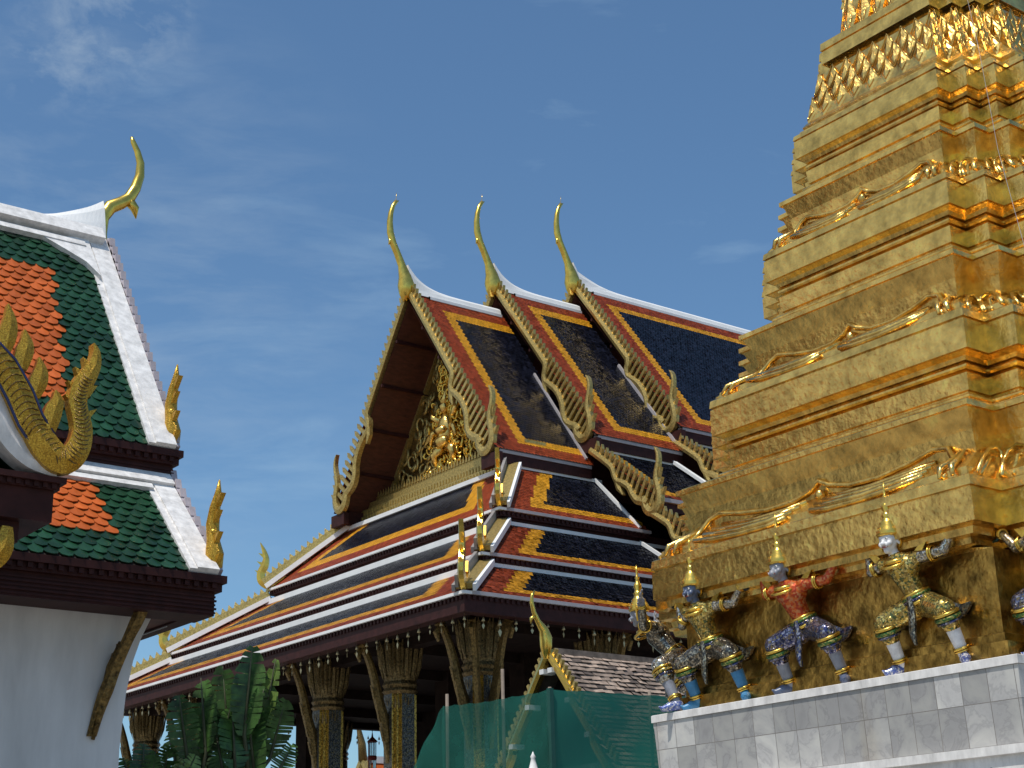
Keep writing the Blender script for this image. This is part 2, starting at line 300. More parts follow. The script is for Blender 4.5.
# ================================================================== great hall
YC = 50.2; X0 = 26.26; Y0 = 36.55; Y1 = 2*YC-Y0; XB = 66.0
hall = thing('temple_hall', 'great open hall with tiered navy, yellow and red tiled roofs and three gilded gables', 'temple hall', (X0, YC, -1.6))
TH = radians(55.0)
TIERS = [((0, 9.11), (2.75, 10.68)), ((2.6, 11.05), (5.7, 13.03)), ((5.55, 13.55), (8.1, 15.98))]
X2 = 37.85; X3 = 42.3
def finish_tier(k):
    (ie, ze), (it, zt) = TIERS[k]
    run = it-ie; rise = zt-ze; L = math.hypot(run, rise)
    # front slope (faces -X): u along -Y..+Y, v up
    wf = Y1-Y0-2*ie
    po = [(0, 0), (wf, 0), (wf-run, L), (run, L)]
    zf = edge_zone(po, [(.60, .56), (.9, .5), None, (1.3, .6)])
    tile_field('front_roof_slope', hall, (X0+ie, Y0+ie, ze), (0,1,0), (run,0,rise), po, zf, .15, .13, RYN, jit=.014, lip=.014)
    # right side slope (faces -Y)
    ln = [X2+1.2, X2+1.6, X2+.4][k]-(X0+ie) if k else 13.2
    ln = (X2+.85)-(X0+ie)+([1.5, 1.2, .0][k])
    po = [(0, 0), (ln, 0), (ln, L), (run, L)]
    zs = edge_zone(po, [(.36, .34), None, None, (1.0, .5)])
    tile_field('side_roof_slope', hall, (X0+ie, Y0+ie, ze), (1,0,0), (0,run,rise), po, zs, .15, .13, RYN, jit=.035)
    # far side slope, plain boarding with red tiles unseen from the front
    mb = MB(); mb.add([(X0+ie, Y1-ie, ze), (XB, Y1-ie, ze), (XB, Y1-it, zt), (X0+it, Y1-it, zt)], [(0,1,2,3)])
    part('far_roof_slope', mb, M['red'], hall)
    # eave edge, fascia, riser, top flashing
    e = MB(); xr = X0+ie+ln
    e.box((X0+ie-.10, Y0+ie-.10, ze-.075), (X0+ie+.22, Y1-ie+.10, ze+.015), 0)
    e.box((X0+ie+.223, Y0+ie-.10, ze-.075), (xr, Y0+ie+.22, ze+.035), 1)
    part('eave_edge', e, [M['white'], M['eave']], hall)
    f = MB(); dep = .44 if k == 0 else .13
    f.box((X0+ie+.02, Y0+ie+.02, ze-.13-dep), (X0+ie+.45, Y1-ie-.02, ze-.078))
    f.box((X0+ie+.453, Y0+ie+.02, ze-.13-dep), (xr+(20 if k == 0 else 0), Y0+ie+.45, ze-.078))
    f.box((X0+ie+.453, Y1-ie-.45, ze-.13-dep*.55), (XB, Y1-ie-.02, ze-.078))
    y = Y0+ie+.1
    while y < Y1-ie-.1:
        f.box((X0+ie-.03, y, ze-.21), (X0+ie+.018, y+.09, ze-.08)); y += .2
    x = X0+ie+.1
    while x < xr:
        f.box((x, Y0+ie-.03, ze-.21), (x+.09, Y0+ie+.018, ze-.08)); x += .2
    part('eave_fascia', f, M['maroon'], hall)
    t = MB()
    t.box((X0+it-.32, Y0+it-.12, zt-(.20 if k < 2 else .14)), (X0+it-.1, Y1-it+.12, zt+(.05 if k < 2 else .03)))
    t.box((X0+it+.023, Y0+it-.12, zt-.02), (X0+ie+ln-.1, Y0+it+.02, zt+.11))
    part('roof_flashing', t, M['white'], hall)
    # hips: plate, white kerb, grey fin; comb of teeth on the far one
    for (yy, sg) in ((Y0, 1), (Y1, -1)):
        a = Vector((X0+ie, yy+sg*ie, ze)); b = Vector((X0+it, yy+sg*it, zt)); d = (b-a).normalized()
        side = Vector((1, -sg, 0)).normalized(); up = side.cross(d) if sg > 0 else d.cross(side)
        if up.z < 0: up = -up
        h = MB(); a2 = a+d*.15
        h.bar(a2+up*.12, b+up*.12, .52, .16, up, 0)
        h.bar(a+side*.31+up*.10, b+side*.31+up*.10, .10, .2, up, 1)
        h.bar(a-side*.31+up*.10, b-side*.31+up*.10, .10, .2, up, 1 if sg < 0 else 2)
        h.bar(a-side*.2+up*.3, b-side*.2+up*.3, .1, .36, up, 2 if sg > 0 else 0)
        part('hip_ridge', h, [M['gold_tan'], M['white'], M['lead']], hall)
        if sg < 0:
            c = MB(); n = int((b-a).length/.3)
            for i in range(n):
                p = a+d*(.35+i*.3)-side*.2+up*.45
                c.add([p-d*.13-side*.05, p+d*.13-side*.05, p+d*.02+up*.25-side*.02, p-d*.13+side*.05, p+d*.13+side*.05, p+d*.02+up*.25+side*.02], [(0,1,2),(3,5,4),(0,3,4,1),(1,4,5,2),(2,5,3,0)])
            part('ridge_comb', c, M['gold_tan'], hall)
        # corner naga finial standing on the hip end, in the hip plane
        nd = Vector((-1, -sg, 0)).normalized()
        fo = a+up*.1
        def mp_(w):
            return lambda s_, z_: fo+nd*s_+Vector((0,0,1))*z_+side*w
        nb = MB()
        nb.ribbon([(-.75,.6),(-.45,.28),(-.1,.12),(.22,.3),(.3,.62),(.16,.95),(.1,1.25),(.2,1.6),(.36,1.95)], [.1,.16,.2,.2,.17,.16,.12,.08,.012], mp_(-.07), mp_(.07))
        for (s_, z_) in ((.36,.62),(.28,1.0),(.22,1.35)):
            nb.poly([(s_-.05, z_-.12), (s_+.22, z_+.16), (s_-.03, z_+.1)], mp_(-.05), mp_(.05))
        for (s_, z_) in ((-.62,.62),):
            nb.poly([(s_-.1, z_-.12), (s_+.14, z_-.05), (s_+.02, z_+.3)], mp_(-.05), mp_(.05))
        part('naga_finial', nb, M['gold_smooth'], hall)
for k in range(3): finish_tier(k)
# --- gables
def gable(Xf, Xe, zr, ye, ze, front_tiles=True, red=.85):
    """Xf front plane, zr ridge, ye near eave Y, ze eave z"""
    half = YC-ye; rise = zr-ze; L = math.hypot(half, rise); th = atan2(rise, half)
    for sg in (-1, 1):
        O = (Xf+.1, YC+sg*half, ze)
        po = [(0, 0), (Xe-Xf, 0), (Xe-Xf, L-.25), (0, L-.25)]
        if sg < 0:
            tile_field('upper_roof_slope', hall, O, (1,0,0), (0, half, rise), po, edge_zone(po, [(.52, .36), None, (.85, .42), (1.22, .5)]), .15, .13, RYN, jit=.035)
        else:
            mb = MB(); mb.add([(Xf+.1, YC+half, ze), (Xe, YC+half, ze), (Xe, YC, zr), (Xf+.1, YC, zr)], [(0,1,2,3)]); part('far_upper_roof_slope', mb, M['red'], hall)
    # soffit boards under the front overhang, both slopes
    nx = sin(th); nz_ = cos(th)
    for sg in (-1, 1):
        sb = MB(); n = 5
        for i in range(n):
            s0 = .25+(L-.3)*i/n; s1 = .25+(L-.3)*(i+1)/n-.05
            pts = []
            for s_ in (s0, s1):
                pts.append((YC+sg*(s_*cos(th)-.30*nx), zr-s_*sin(th)-.30*nz_))
            sb.add([(Xf+.1, pts[0][0], pts[0][1]), (Xf+3.2, pts[0][0], pts[0][1]), (Xf+3.2, pts[1][0], pts[1][1]), (Xf+.1, pts[1][0], pts[1][1])], [(0,1,2,3)], 0)
            a = (YC+sg*(s1*cos(th)-.35*nx), zr-s1*sin(th)-.35*nz_)
            sb.bar((Xf+.1, *a), (Xf+3.2, *a), .1, .12, (0,0,1), 1)
        part('gable_soffit', sb, [M['maroon_light'], M['maroon']], hall)
    for sg in (-1, 1):
        eb = MB(); y = YC+sg*half
        eb.box((Xf+.25, min(y, y-sg*.28), ze-.12), (Xe, max(y, y-sg*.28), ze+.03), 0)
        eb.box((Xf+.3, min(y-sg*.03, y-sg*.5), ze-.5), (Xe, max(y-sg*.03, y-sg*.5), ze-.123), 1)
        eb.box((Xf+.05, min(y+sg*.1, y-sg*.9), ze-.62), (Xf+.3, max(y+sg*.1, y-sg*.9), ze-.123), 1)
        part('upper_eave', eb, [M['eave'], M['maroon']], hall)
    # ridge cap sweeping up behind the chofa
    r = MB(); xs = [0, .25, .6, 1.0, 1.5, 2.1, 2.8, Xe-Xf]; hs = [.95, .62, .35, .17, .06, .01, 0, 0]
    sweep(r, [Xf+x for x in xs], hs, lambda x, h: [(x, YC-.26, zr-.22), (x, YC-.2, zr+.02), (x, YC-.15, zr+.08+h*.7), (x, YC-.09, zr+.13+h), (x, YC+.09, zr+.13+h), (x, YC+.2, zr+.02), (x, YC+.26, zr-.22)])
    for i in range(len(xs)-1):
        r.box((max(Xf+xs[i], Xf+.9), YC-.31, zr-.32), (max(Xf+xs[i+1], Xf+.95), YC+.31, zr-.2))
    part('ridge_cap', r, M['white'], hall)
    # chofa horn
    c = MB(); b = Vector((Xf-.05, YC, zr-.1))
    pth = [(0.05,-.35),(0,-.1),(-.02,.2),(.04,.55),(.17,.95),(.37,1.38),(.55,1.72),(.66,2.1),(.68,2.5),(.64,2.85),(.55,3.15),(.42,3.36),(.3,3.42)]
    rd = [.12,.29,.37,.27,.17,.15,.155,.15,.13,.11,.09,.085,.02]
    c.tube([b+Vector((-x*1.15, 0, z*1.17)) for x, z in pth], rd, 10)
    c.tube([b+Vector((-.57,0,2.16)), b+Vector((-.78,0,2.08)), b+Vector((-.84,0,1.88))], [.1,.08,.01], 8)
    c.tube([b+Vector((-.48,0,3.95)), b+Vector((-.46,0,4.35))], [.015,.006], 5)
    part('chofa_finial', c, M['gold_smooth'], hall)
    for sg in (-1, 1):
        lamyong(Xf, zr, YC, sg, th, L, True)
def lamyong(Xf, z0, yc, sg, th, L, full, parent=None, mats=None, tail=True):
    """bargeboard with teeth, snake bend and naga tail; runs down from (yc,z0)"""
    parent = parent or hall
    mp0 = lambda w: (lambda s_, n_: (Xf+w, yc+sg*(s_*cos(th)+n_*sin(th)), z0-s_*sin(th)+n_*cos(th)))
    if full:
        cen = [(0,0),(L*.25,0),(L*.53,-.02),(L*.565,-.05),(L*.585,-.22),(L*.60,-.5),(L*.625,-.66),(L*.66,-.55),(L*.71,-.42),(L*.76,-.45),(L*.80,-.62),(L*.83,-.86),(L*.865,-.98),(L*.90,-.86),(L*.93,-.66),(L*.96,-.62)]
        hw = [.13,.13,.14,.14,.14,.13,.12,.12,.13,.14,.14,.14,.14,.15,.15,.15]
        cen = [(a*.955, b*.78) for a, b in cen]
    else:
        cen = [(0,-.05),(L*.3,-.08),(L*.38,-.2),(L*.44,-.5),(L*.5,-.62),(L*.57,-.5),(L*.66,-.5),(L*.74,-.72),(L*.82,-.85),(L*.9,-.7),(L*.96,-.6)]
        hw = [.12,.12,.12,.11,.11,.12,.12,.13,.14,.15,.16]
        cen = [(a*.92, b*.62) for a, b in cen]
    m = MB(); m.ribbon(cen, hw, mp0(0), mp0(.2))
    # hanging curl below the bend
    q = [p for p in cen if True][6 if full else 4]
    m.ribbon([(q[0]-.1, q[1]), (q[0]+.2, q[1]-.2), (q[0]+.55, q[1]-.3)], [.12,.12,.03], mp0(.02), mp0(.18))
    lb = part('bargeboard', m, M['gold_tan'], parent)
    # teeth from the snake line up past the roof line
    t = MB(); n = int(L/.33)
    cx = [p[0] for p in cen]; cy = [p[1] for p in cen]
    for i in range(n):
        s_ = .25+i*.33
        if s_ > L*.93: break
        lo = float(np.interp(s_, cx, cy))
        t.poly([(s_-.02, lo), (s_+.13, lo), (s_+.05, .30), (s_-.1, .44), (s_-.09, .28)], mp0(.04), mp0(.16))
    part('bargeboard_teeth', t, M['gold_tan'], lb)
    bk = MB(); bk.poly([(0,-.15),(L*.94,-.15),(L*.94,.16),(0,.16)], mp0(.19), mp0(.3)); part('barge_backing', bk, M['maroon'], lb)
    # naga head: U-shaped neck with raised crest
    e = cen[-1]; ex, ez = yc+sg*(e[0]*cos(th)+e[1]*sin(th)), z0-e[0]*sin(th)+e[1]*cos(th)
    mpn = lambda w: (lambda a, b: (Xf+w, ex+sg*a, ez+b))
    k = 1.0 if full else .95
    nb = MB()
    c2 = [(-.2,.3),(-.17,.05),(-.05,-.22),(.17,-.38),(.42,-.34),(.62,-.12),(.68,.2),(.62,.5),(.55,.8),(.58,1.1),(.68,1.4),(.72,1.7),(.66,1.95),(.56,2.1)]
    nb.ribbon([(a*k, b*k) for a, b in c2], [.15,.16,.17,.17,.17,.16,.15,.14,.12,.10,.085,.07,.05,.01], mpn(0), mpn(.17))
    for a, b, l in ((.8,.2,.2),(.7,.6,.18),(.7,1.0,.14),(.52,.45,-.14)):
        nb.poly([(a*k, (b-.12)*k), ((a+l)*k, (b+.24)*k), (a*k, (b+.16)*k)], mpn(.03), mpn(.17))
    part('naga_finial', nb, M['gold_tan'], lb)
gable(33.4, X2+.2, 24.75, YC-5.75, 16.55)
gable(X2, X3+.2, 25.9, YC-6.15, 17.7)
gable(X3, XB, 27.0, YC-6.2, 18.75)
# lower tiers of the two taller rear sections
def rear_tiers(Xf, Xe, rows):
    for (yt, zt, ye, ze) in rows:
        run = yt-ye; rise = zt-ze; L = math.hypot(run, rise); th = atan2(rise, run)
        po = [(0,0),(Xe-Xf,0),(Xe-Xf,L),(0,L)]
        tile_field('lower_roof_slope', hall, (Xf+.1, ye, ze), (1,0,0), (0,run,rise), po, edge_zone(po, [(.4,.36), None, None, (.75,.45)]), .15, .13, RYN, jit=.035)
        m = MB(); m.add([(Xf, 2*YC-ye, ze), (Xe, 2*YC-ye, ze), (Xe, 2*YC-yt, zt), (Xf, 2*YC-yt, zt)], [(0,1,2,3)]); part('far_roof_slope', m, M['red'], hall)
        m = MB()
        m.box((Xf+.25, ye-.1, ze-.12), (Xe, ye+.2, ze+.03), 0); m.box((Xf+.25, ye+.02, ze-.45), (Xe, ye+.4, ze-.123), 1)
        m.box((Xf+.2, yt-.14, zt-.03), (Xe, yt+.02, zt+.12), 2)
        kk = [2, 1, 0][rows.index((yt, zt, ye, ze))] if Xf == X2 else None
        if kk is not None:
            (i0, z0_), (i1, z1_) = TIERS[kk]
            m.bar((Xf+.42, Y0+i0+.05, z0_+.12), (Xf+.42, Y0+i1-.1, z1_+.1), .10, .12, (0,-(z1_-z0_),i1-i0), 2)
        else: m.bar((Xf-.22, ye+.6, ze-.45), (Xf-.22, yt+.3, zt-.6), .2, .12, (0,-rise,run), 2)
        part('eave_edge', m, [M['eave'], M['maroon'], M['white'], M['under']], hall)
        lamyong(Xf, zt, yt, -1, th, L+.2, False)
rear_tiers(X2, X3+.2, [(YC-5.9, 17.15, 40.75, 14.45), (41.3, 14.15, 37.95, 11.95), (38.4, 11.75, 35.4, 10.05)])
rear_tiers(X3, XB, [(YC-5.9, 18.2, 40.3, 15.3), (40.8, 15.0, 37.4, 12.8), (37.9, 12.6, 34.9, 10.9)])
# white gutters on the joints between gables, upper part
for (Xf, zr, hf, ze) in ((X2, 25.9, 6.15, 17.7), (X3, 27.0, 6.2, 18.75)):
    gm = MB(); rise = zr-ze
    lo = 1.15 if Xf == X2 else 1.05; rl = (8.2, 5.75) if Xf == X2 else (8.2, 6.15)
    gm.bar((Xf+.02, YC-rl[1]+.1, zr-lo-rl[0]+.28), (Xf+.02, YC-rl[1]*.45, zr-lo-rl[0]*.45+.12), .08, .12, (0,-rl[0],rl[1]))
    part('valley_gutter', gm, M['eave'], hall)
# walls of the upper part (risers) and between roofs
rz_ = MB()
for k in range(3):
    it, zt = TIERS[k][1]
    nie, nze = TIERS[k+1][0] if k < 2 else (7.9, 16.55)
    rz_.box((X0+it+.02+.001*k, Y0+it+.025, zt-.6), (XB, Y1-it-.025, nze-.1 if k < 2 else 16.17))
rz_.box((36.0, YC-5.3, 16.0), (XB, YC+5.3, 16.9)); rz_.box((33.9, YC-5.35, 16.0), (36.0, YC-5.15, 16.6)); rz_.box((33.9, YC+5.15, 16.0), (36.0, YC+5.35, 16.6))
part('roof_riser', rz_, M['maroon'], hall)
# pediment
XP = 35.8
pd = MB(); hb = 5.15; zb = 16.5; za = 24.2
pd.add([(XP, YC-hb, zb), (XP, YC+hb, zb), (XP, YC, za)], [(0,1,2)])
ped = part('pediment', pd, M['gold_dark'], hall)
cv = MB(); rr = random.Random(3)
for i in range(340):
    v = rr.random()**1.25; w = hb*(1-v)*.97-.15; u = (rr.random()*2-1)*w
    c = Vector((XP-.08-rr.random()*.1, YC+u, zb+.5+v*(za-zb-.9))); s_ = rr.choice((-1, 1)); r0 = rr.uniform(.16, .34); ph = rr.random()*6.3
    pts = []; n = 9
    for j in range(n):
        a = ph+s_*j*.62; q = r0*(1-j/n*.8)
        pts.append(c+Vector((-.05*sin(j*.6), q*cos(a), q*sin(a)*1.25)))
    cv.tube(pts, [.075*(1-.6*j/n) for j in range(n)], 5, 0)
part('scroll_carving', cv, M['gold_tan'], ped)
cv = MB()
for i in range(420):
    v = rr.random(); c = Vector((XP-.2-rr.random()*.25, YC+rr.gauss(0, .75)*(1.25-v), zb+.8+v*5.0)); r0 = rr.uniform(.1, .24); ph = rr.random()*6.3; s_ = rr.choice((-1, 1))
    cv.tube([c+Vector((-.06*sin(j*.8), r0*(1-j/9)*cos(ph+s_*j*.7), r0*(1-j/9)*sin(ph+s_*j*.7)*1.3)) for j in range(7)], [.07*(1-.1*j) for j in range(7)], 5)
part('gilt_scrolls', cv, M['gold_smooth'], ped)
fg = MB(); yb = YC+.1                                                # rider on a winged bearer, in high relief
P3 = lambda y, z, x=.35: (XP-x, yb+y*.82, zb+.75+z*.86)
fg.tube([P3(0,1.3), P3(0,2.0), P3(0,2.6), P3(0,3.0)], [.38,.45,.4,.2], 8)
fg.ball(P3(0,3.25,.5), (.24,.24,.28)); fg.tube([P3(0,3.4,.5), P3(0,3.9,.45), P3(0,4.7,.35)], [.2,.1,.02], 8)
for sg in (-1, 1):
    fg.tube([P3(sg*.35,2.6), P3(sg*.95,2.9,.55), P3(sg*1.25,3.4,.5)], [.16,.13,.09], 7)
    fg.tube([P3(sg*.3,2.4), P3(sg*.9,2.1,.6), P3(sg*1.1,1.6,.6)], [.15,.12,.08], 7)
    fg.tube([P3(sg*.25,1.3,.45), P3(sg*.8,1.0,.6), P3(sg*.75,.5,.5)], [.24,.19,.1], 7)
    fg.ribbon([(0,0),(.6,.5),(1.3,.6),(1.9,.2)], [.3,.35,.25,.02], lambda a,b,sg=sg: P3(sg*(a+.35),1.7+b,.25), lambda a,b,sg=sg: P3(sg*(a+.35),1.7+b,.1))
fg.ball(P3(0,1.5,.65), (.3,.5,.26)); fg.ball(P3(0,2.05,.7), (.26,.42,.2))
part('relief_figure', fg, M['gold'], ped)
ld = MB()
for (x, a, b) in ((34.5,16.05,16.4),(34.62,16.4,16.72),(34.85,16.72,17.05),(35.1,17.05,17.25)):
    ld.box((x, YC-hb-.25, a+.001), (36.1, YC+hb+.25, b))
y = YC-hb
while y < YC+hb:
    ld.add([(35.06, y, 17.25), (35.06, y+.16, 17.25), (35.06, y+.08, 17.55), (35.2, y+.08, 17.25)], [(0,1,2),(1,3,2),(3,0,2)]); y += .2
    ld.box((34.47, y, 16.1), (34.499, y+.09, 16.34)); ld.box((34.59, y+.02, 16.46), (34.619, y+.12, 16.66))
part('pediment_ledge', ld, M['gold_tan'], hall)
fr = MB()
for sg in (-1, 1): fr.bar((XP-.12, YC+sg*hb, zb+.2), (XP-.12, YC, za+.15), .2, .22, (1,0,0))
part('pediment_frame', fr, M['gold_tan'], hall)
# body: cella, ceiling, beams, podium
bd = MB()
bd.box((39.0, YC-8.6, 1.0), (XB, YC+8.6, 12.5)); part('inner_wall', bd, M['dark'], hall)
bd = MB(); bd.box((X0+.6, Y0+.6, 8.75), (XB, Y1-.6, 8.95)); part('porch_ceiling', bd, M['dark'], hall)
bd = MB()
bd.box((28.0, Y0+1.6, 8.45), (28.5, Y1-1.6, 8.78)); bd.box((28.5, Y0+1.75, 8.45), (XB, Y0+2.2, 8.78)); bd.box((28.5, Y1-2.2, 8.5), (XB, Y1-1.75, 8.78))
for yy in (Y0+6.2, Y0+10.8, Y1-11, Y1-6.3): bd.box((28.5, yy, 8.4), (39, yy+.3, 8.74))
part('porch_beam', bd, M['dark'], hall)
bd = MB(); bd.box((X0+.4, Y0+.4, -1.6), (XB, Y1-.4, .3)); bd.box((X0+.9, Y0+.9, .3), (XB, Y1-.9, 1.0)); part('podium', bd, M['white'], hall)
# columns
def column_mesh():
    """square redented pier, origin at the podium; faces gold / blue-grey / gold"""
    b = MB(); w = .47
    def ring(w, c=.5): # redented square
        a = w*(1-c); m_ = w*(1-c/2)
        q = [(-w,-a),(-m_,-a),(-m_,-m_),(-a,-m_),(-a,-w)]
        o = []
        for k in range(4):
            for x, y in q:
                for _ in range(k): x, y = -y, x
                o.append((x, y))
        return o
    def loft(rows, mi=None):
        n = 20; vs = [(x, y, z) for z, w in rows for x, y in ring(w)]
        for i in range(len(rows)-1):
            for j in range(n):
                k = j % 5
                m_ = (2 if k == 4 else 1) if mi is None else mi
                a = len(b.v)
                b.add([vs[i*n+j], vs[i*n+(j+1) % n], vs[(i+1)*n+(j+1) % n], vs[(i+1)*n+j]], [(0,1,2,3)], m_)
        b.add(vs[-n:], [tuple(range(n))], 0)
    loft([(0,.75),(.3,.75),(.31,.62),(.6,.6),(.61,.5)], 0)
    loft([(.6,w),(6.05,w)])
    return b
col0 = part_col = None
pier_mats = [M['pier'], M['pier_gold'], M['pier_blue']]
cmesh = column_mesh().build('column', pier_mats, hall); cmesh.location = (0, 0, 0)
cp = MB(); cp_rows = [(5.0,.48),(5.1,.56),(5.2,.5),(5.3,.56),(5.42,.5),(5.7,.56),(6.2,.62),(6.6,.60)]
cp.lathe([(r*1.12, z) for z, r in cp_rows], n=12, smooth=False)
for i in range(28):
    a = 2*pi*i/28; r0 = .60 if i % 2 else .66
    d = Vector((cos(a), sin(a), 0)); t = Vector((-sin(a), cos(a), 0)); h = 6.85 if i % 2 else 6.7
    cp.add([d*(r0-.06)-t*.07+Vector((0,0,5.5)), d*(r0-.06)+t*.07+Vector((0,0,5.5)), d*(r0+.1)+t*.075+Vector((0,0,6.4)), d*(r0+.2)+Vector((0,0,h)), d*(r0+.1)-t*.075+Vector((0,0,6.4)), d*(r0+.09)+Vector((0,0,5.9))], [(0,1,5),(1,2,5),(2,3,5),(3,4,5),(4,0,5)])
    cp.add([d*.5-t*.05+Vector((0,0,4.55)), d*.5+t*.05+Vector((0,0,4.55)), d*.56+Vector((0,0,4.98))], [(0,1,2)])
cp.v = [(x*.92, y*.92, z+1.05) for x, y, z in cp.v]
cp.build('capital', M['pier'], cmesh)
def bracket_mesh():
    """flame bracket rising from the shaft out to the eave, toward -X"""
    m = MB(); c = [(.45,3.9),(.5,4.6),(.6,5.2),(.8,5.8),(.95,6.4),(1.15,7.0),(1.35,7.4),(1.5,7.6)]
    m.ribbon([(-x, z) for x, z in c], [.05,.12,.16,.15,.12,.1,.1,.16], lambda a,b: (a,-.07,b), lambda a,b: (a,.07,b))
    for x, z, l in ((.6,4.6,.4),(.75,5.2,.45),(.95,5.9,.4)):
        m.poly([(-x+.08, z-.1), (-x-.1*abs(l)/l-.06, z+abs(l)), (-x-.05, z-.02)], lambda a,b: (a,-.05,b), lambda a,b: (a,.05,b))
    m.ribbon([(-1.4,7.55),(-1.6,7.25),(-1.52,7.0)], [.1,.09,.02], lambda a,b: (a,-.05,b), lambda a,b: (a,.05,b))
    return m
brm = bracket_mesh().build('eave_bracket', M['gold_dark'], cmesh)
base_z = 1.0+1.6
def place_col(x, y, dirs, z=1.0, first=[True]):
    loc = Vector((x-X0, y-YC, z+1.6))
    if first[0]: c = cmesh; first[0] = False
    else:
        c = cmesh.copy(); S.collection.objects.link(c); c.parent = hall
        k = bpy.data.objects.new('capital', cmesh.children[0].data); S.collection.objects.link(k); k.parent = c
    c.location = loc
    for i, d in enumerate(dirs):
        if c is cmesh and i == 0: br = brm
        else: br = bpy.data.objects.new('eave_bracket', brm.data); S.collection.objects.link(br); br.parent = c
        br.rotation_euler = (0, 0, radians(d))
ys = [38.55, 42.93, 47.41, 2*YC-47.41, 2*YC-42.93, 2*YC-38.55]
for i, y in enumerate(ys):
    d = [0]
    if i == 0: d = [0, 45, 90]
    if i == 5: d = [0, -45, -90]
    place_col(28.26, y, d)
for x in (32.9, 37.3, 41.7, 46.1, 50.5, 54.9):
    place_col(x, 38.55, [90]); place_col(x, 2*YC-38.55, [-90])
for y in (42.93, 47.41, 2*YC-42.93):
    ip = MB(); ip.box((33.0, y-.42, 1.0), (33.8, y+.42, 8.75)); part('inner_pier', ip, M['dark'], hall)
# wind bells
bm = MB(); bm.lathe([(.012,0),(.012,-.12),(.05,-.14),(.06,-.22),(.095,-.32)], n=8)
M['bellm'] = mat('tarnished gilt bell', (.5,.42,.24), .4, .6); bell = bm.build('wind_bell', M['bellm']); 
lf = MB(); lf.tube([(0,0,-.28),(0,0,-.46)], .008, 5); lf.poly([(0,-.44),(.08,-.54),(.06,-.62),(0,-.74),(-.06,-.62),(-.08,-.54)], lambda a,b: (.008,a,b), lambda a,b: (-.008,a,b))
lf.build('bell_leaf', M['bellm'], bell)
FB = ('small gilt wind bell with leaf clapper under the long front eave of the hall', 'wind bell', 'wind bells along the front eave')
SB = ('small gilt wind bell with leaf clapper under the right side eave of the hall', 'wind bell', 'wind bells along the side eave')
RB = ('tiny dark wind bell seen through the porch against the sky', 'wind bell', 'wind bells along the far eave')
first = True
def bells(lst, T, rz):
    global first
    for p in lst:
        o = bell if first else copy_tree(bell); first = False
        o.location = p; tag(o, *T); o.rotation_euler = (0, 0, rz+random.uniform(-.5, .5)); s_ = random.uniform(.5, .7); o.scale = (s_, s_, s_*random.uniform(.85, 1.2))
bells([(X0+.25, Y0+.35+i*.585, 8.54) for i in range(46)], FB, 0)
bells([(X0+.85+i*.6, Y0+.25, 8.54) for i in range(16)], SB, pi/2)
bells([(X0+9+i*.6, Y1-.3, 8.5) for i in range(14)], RB, pi/2)

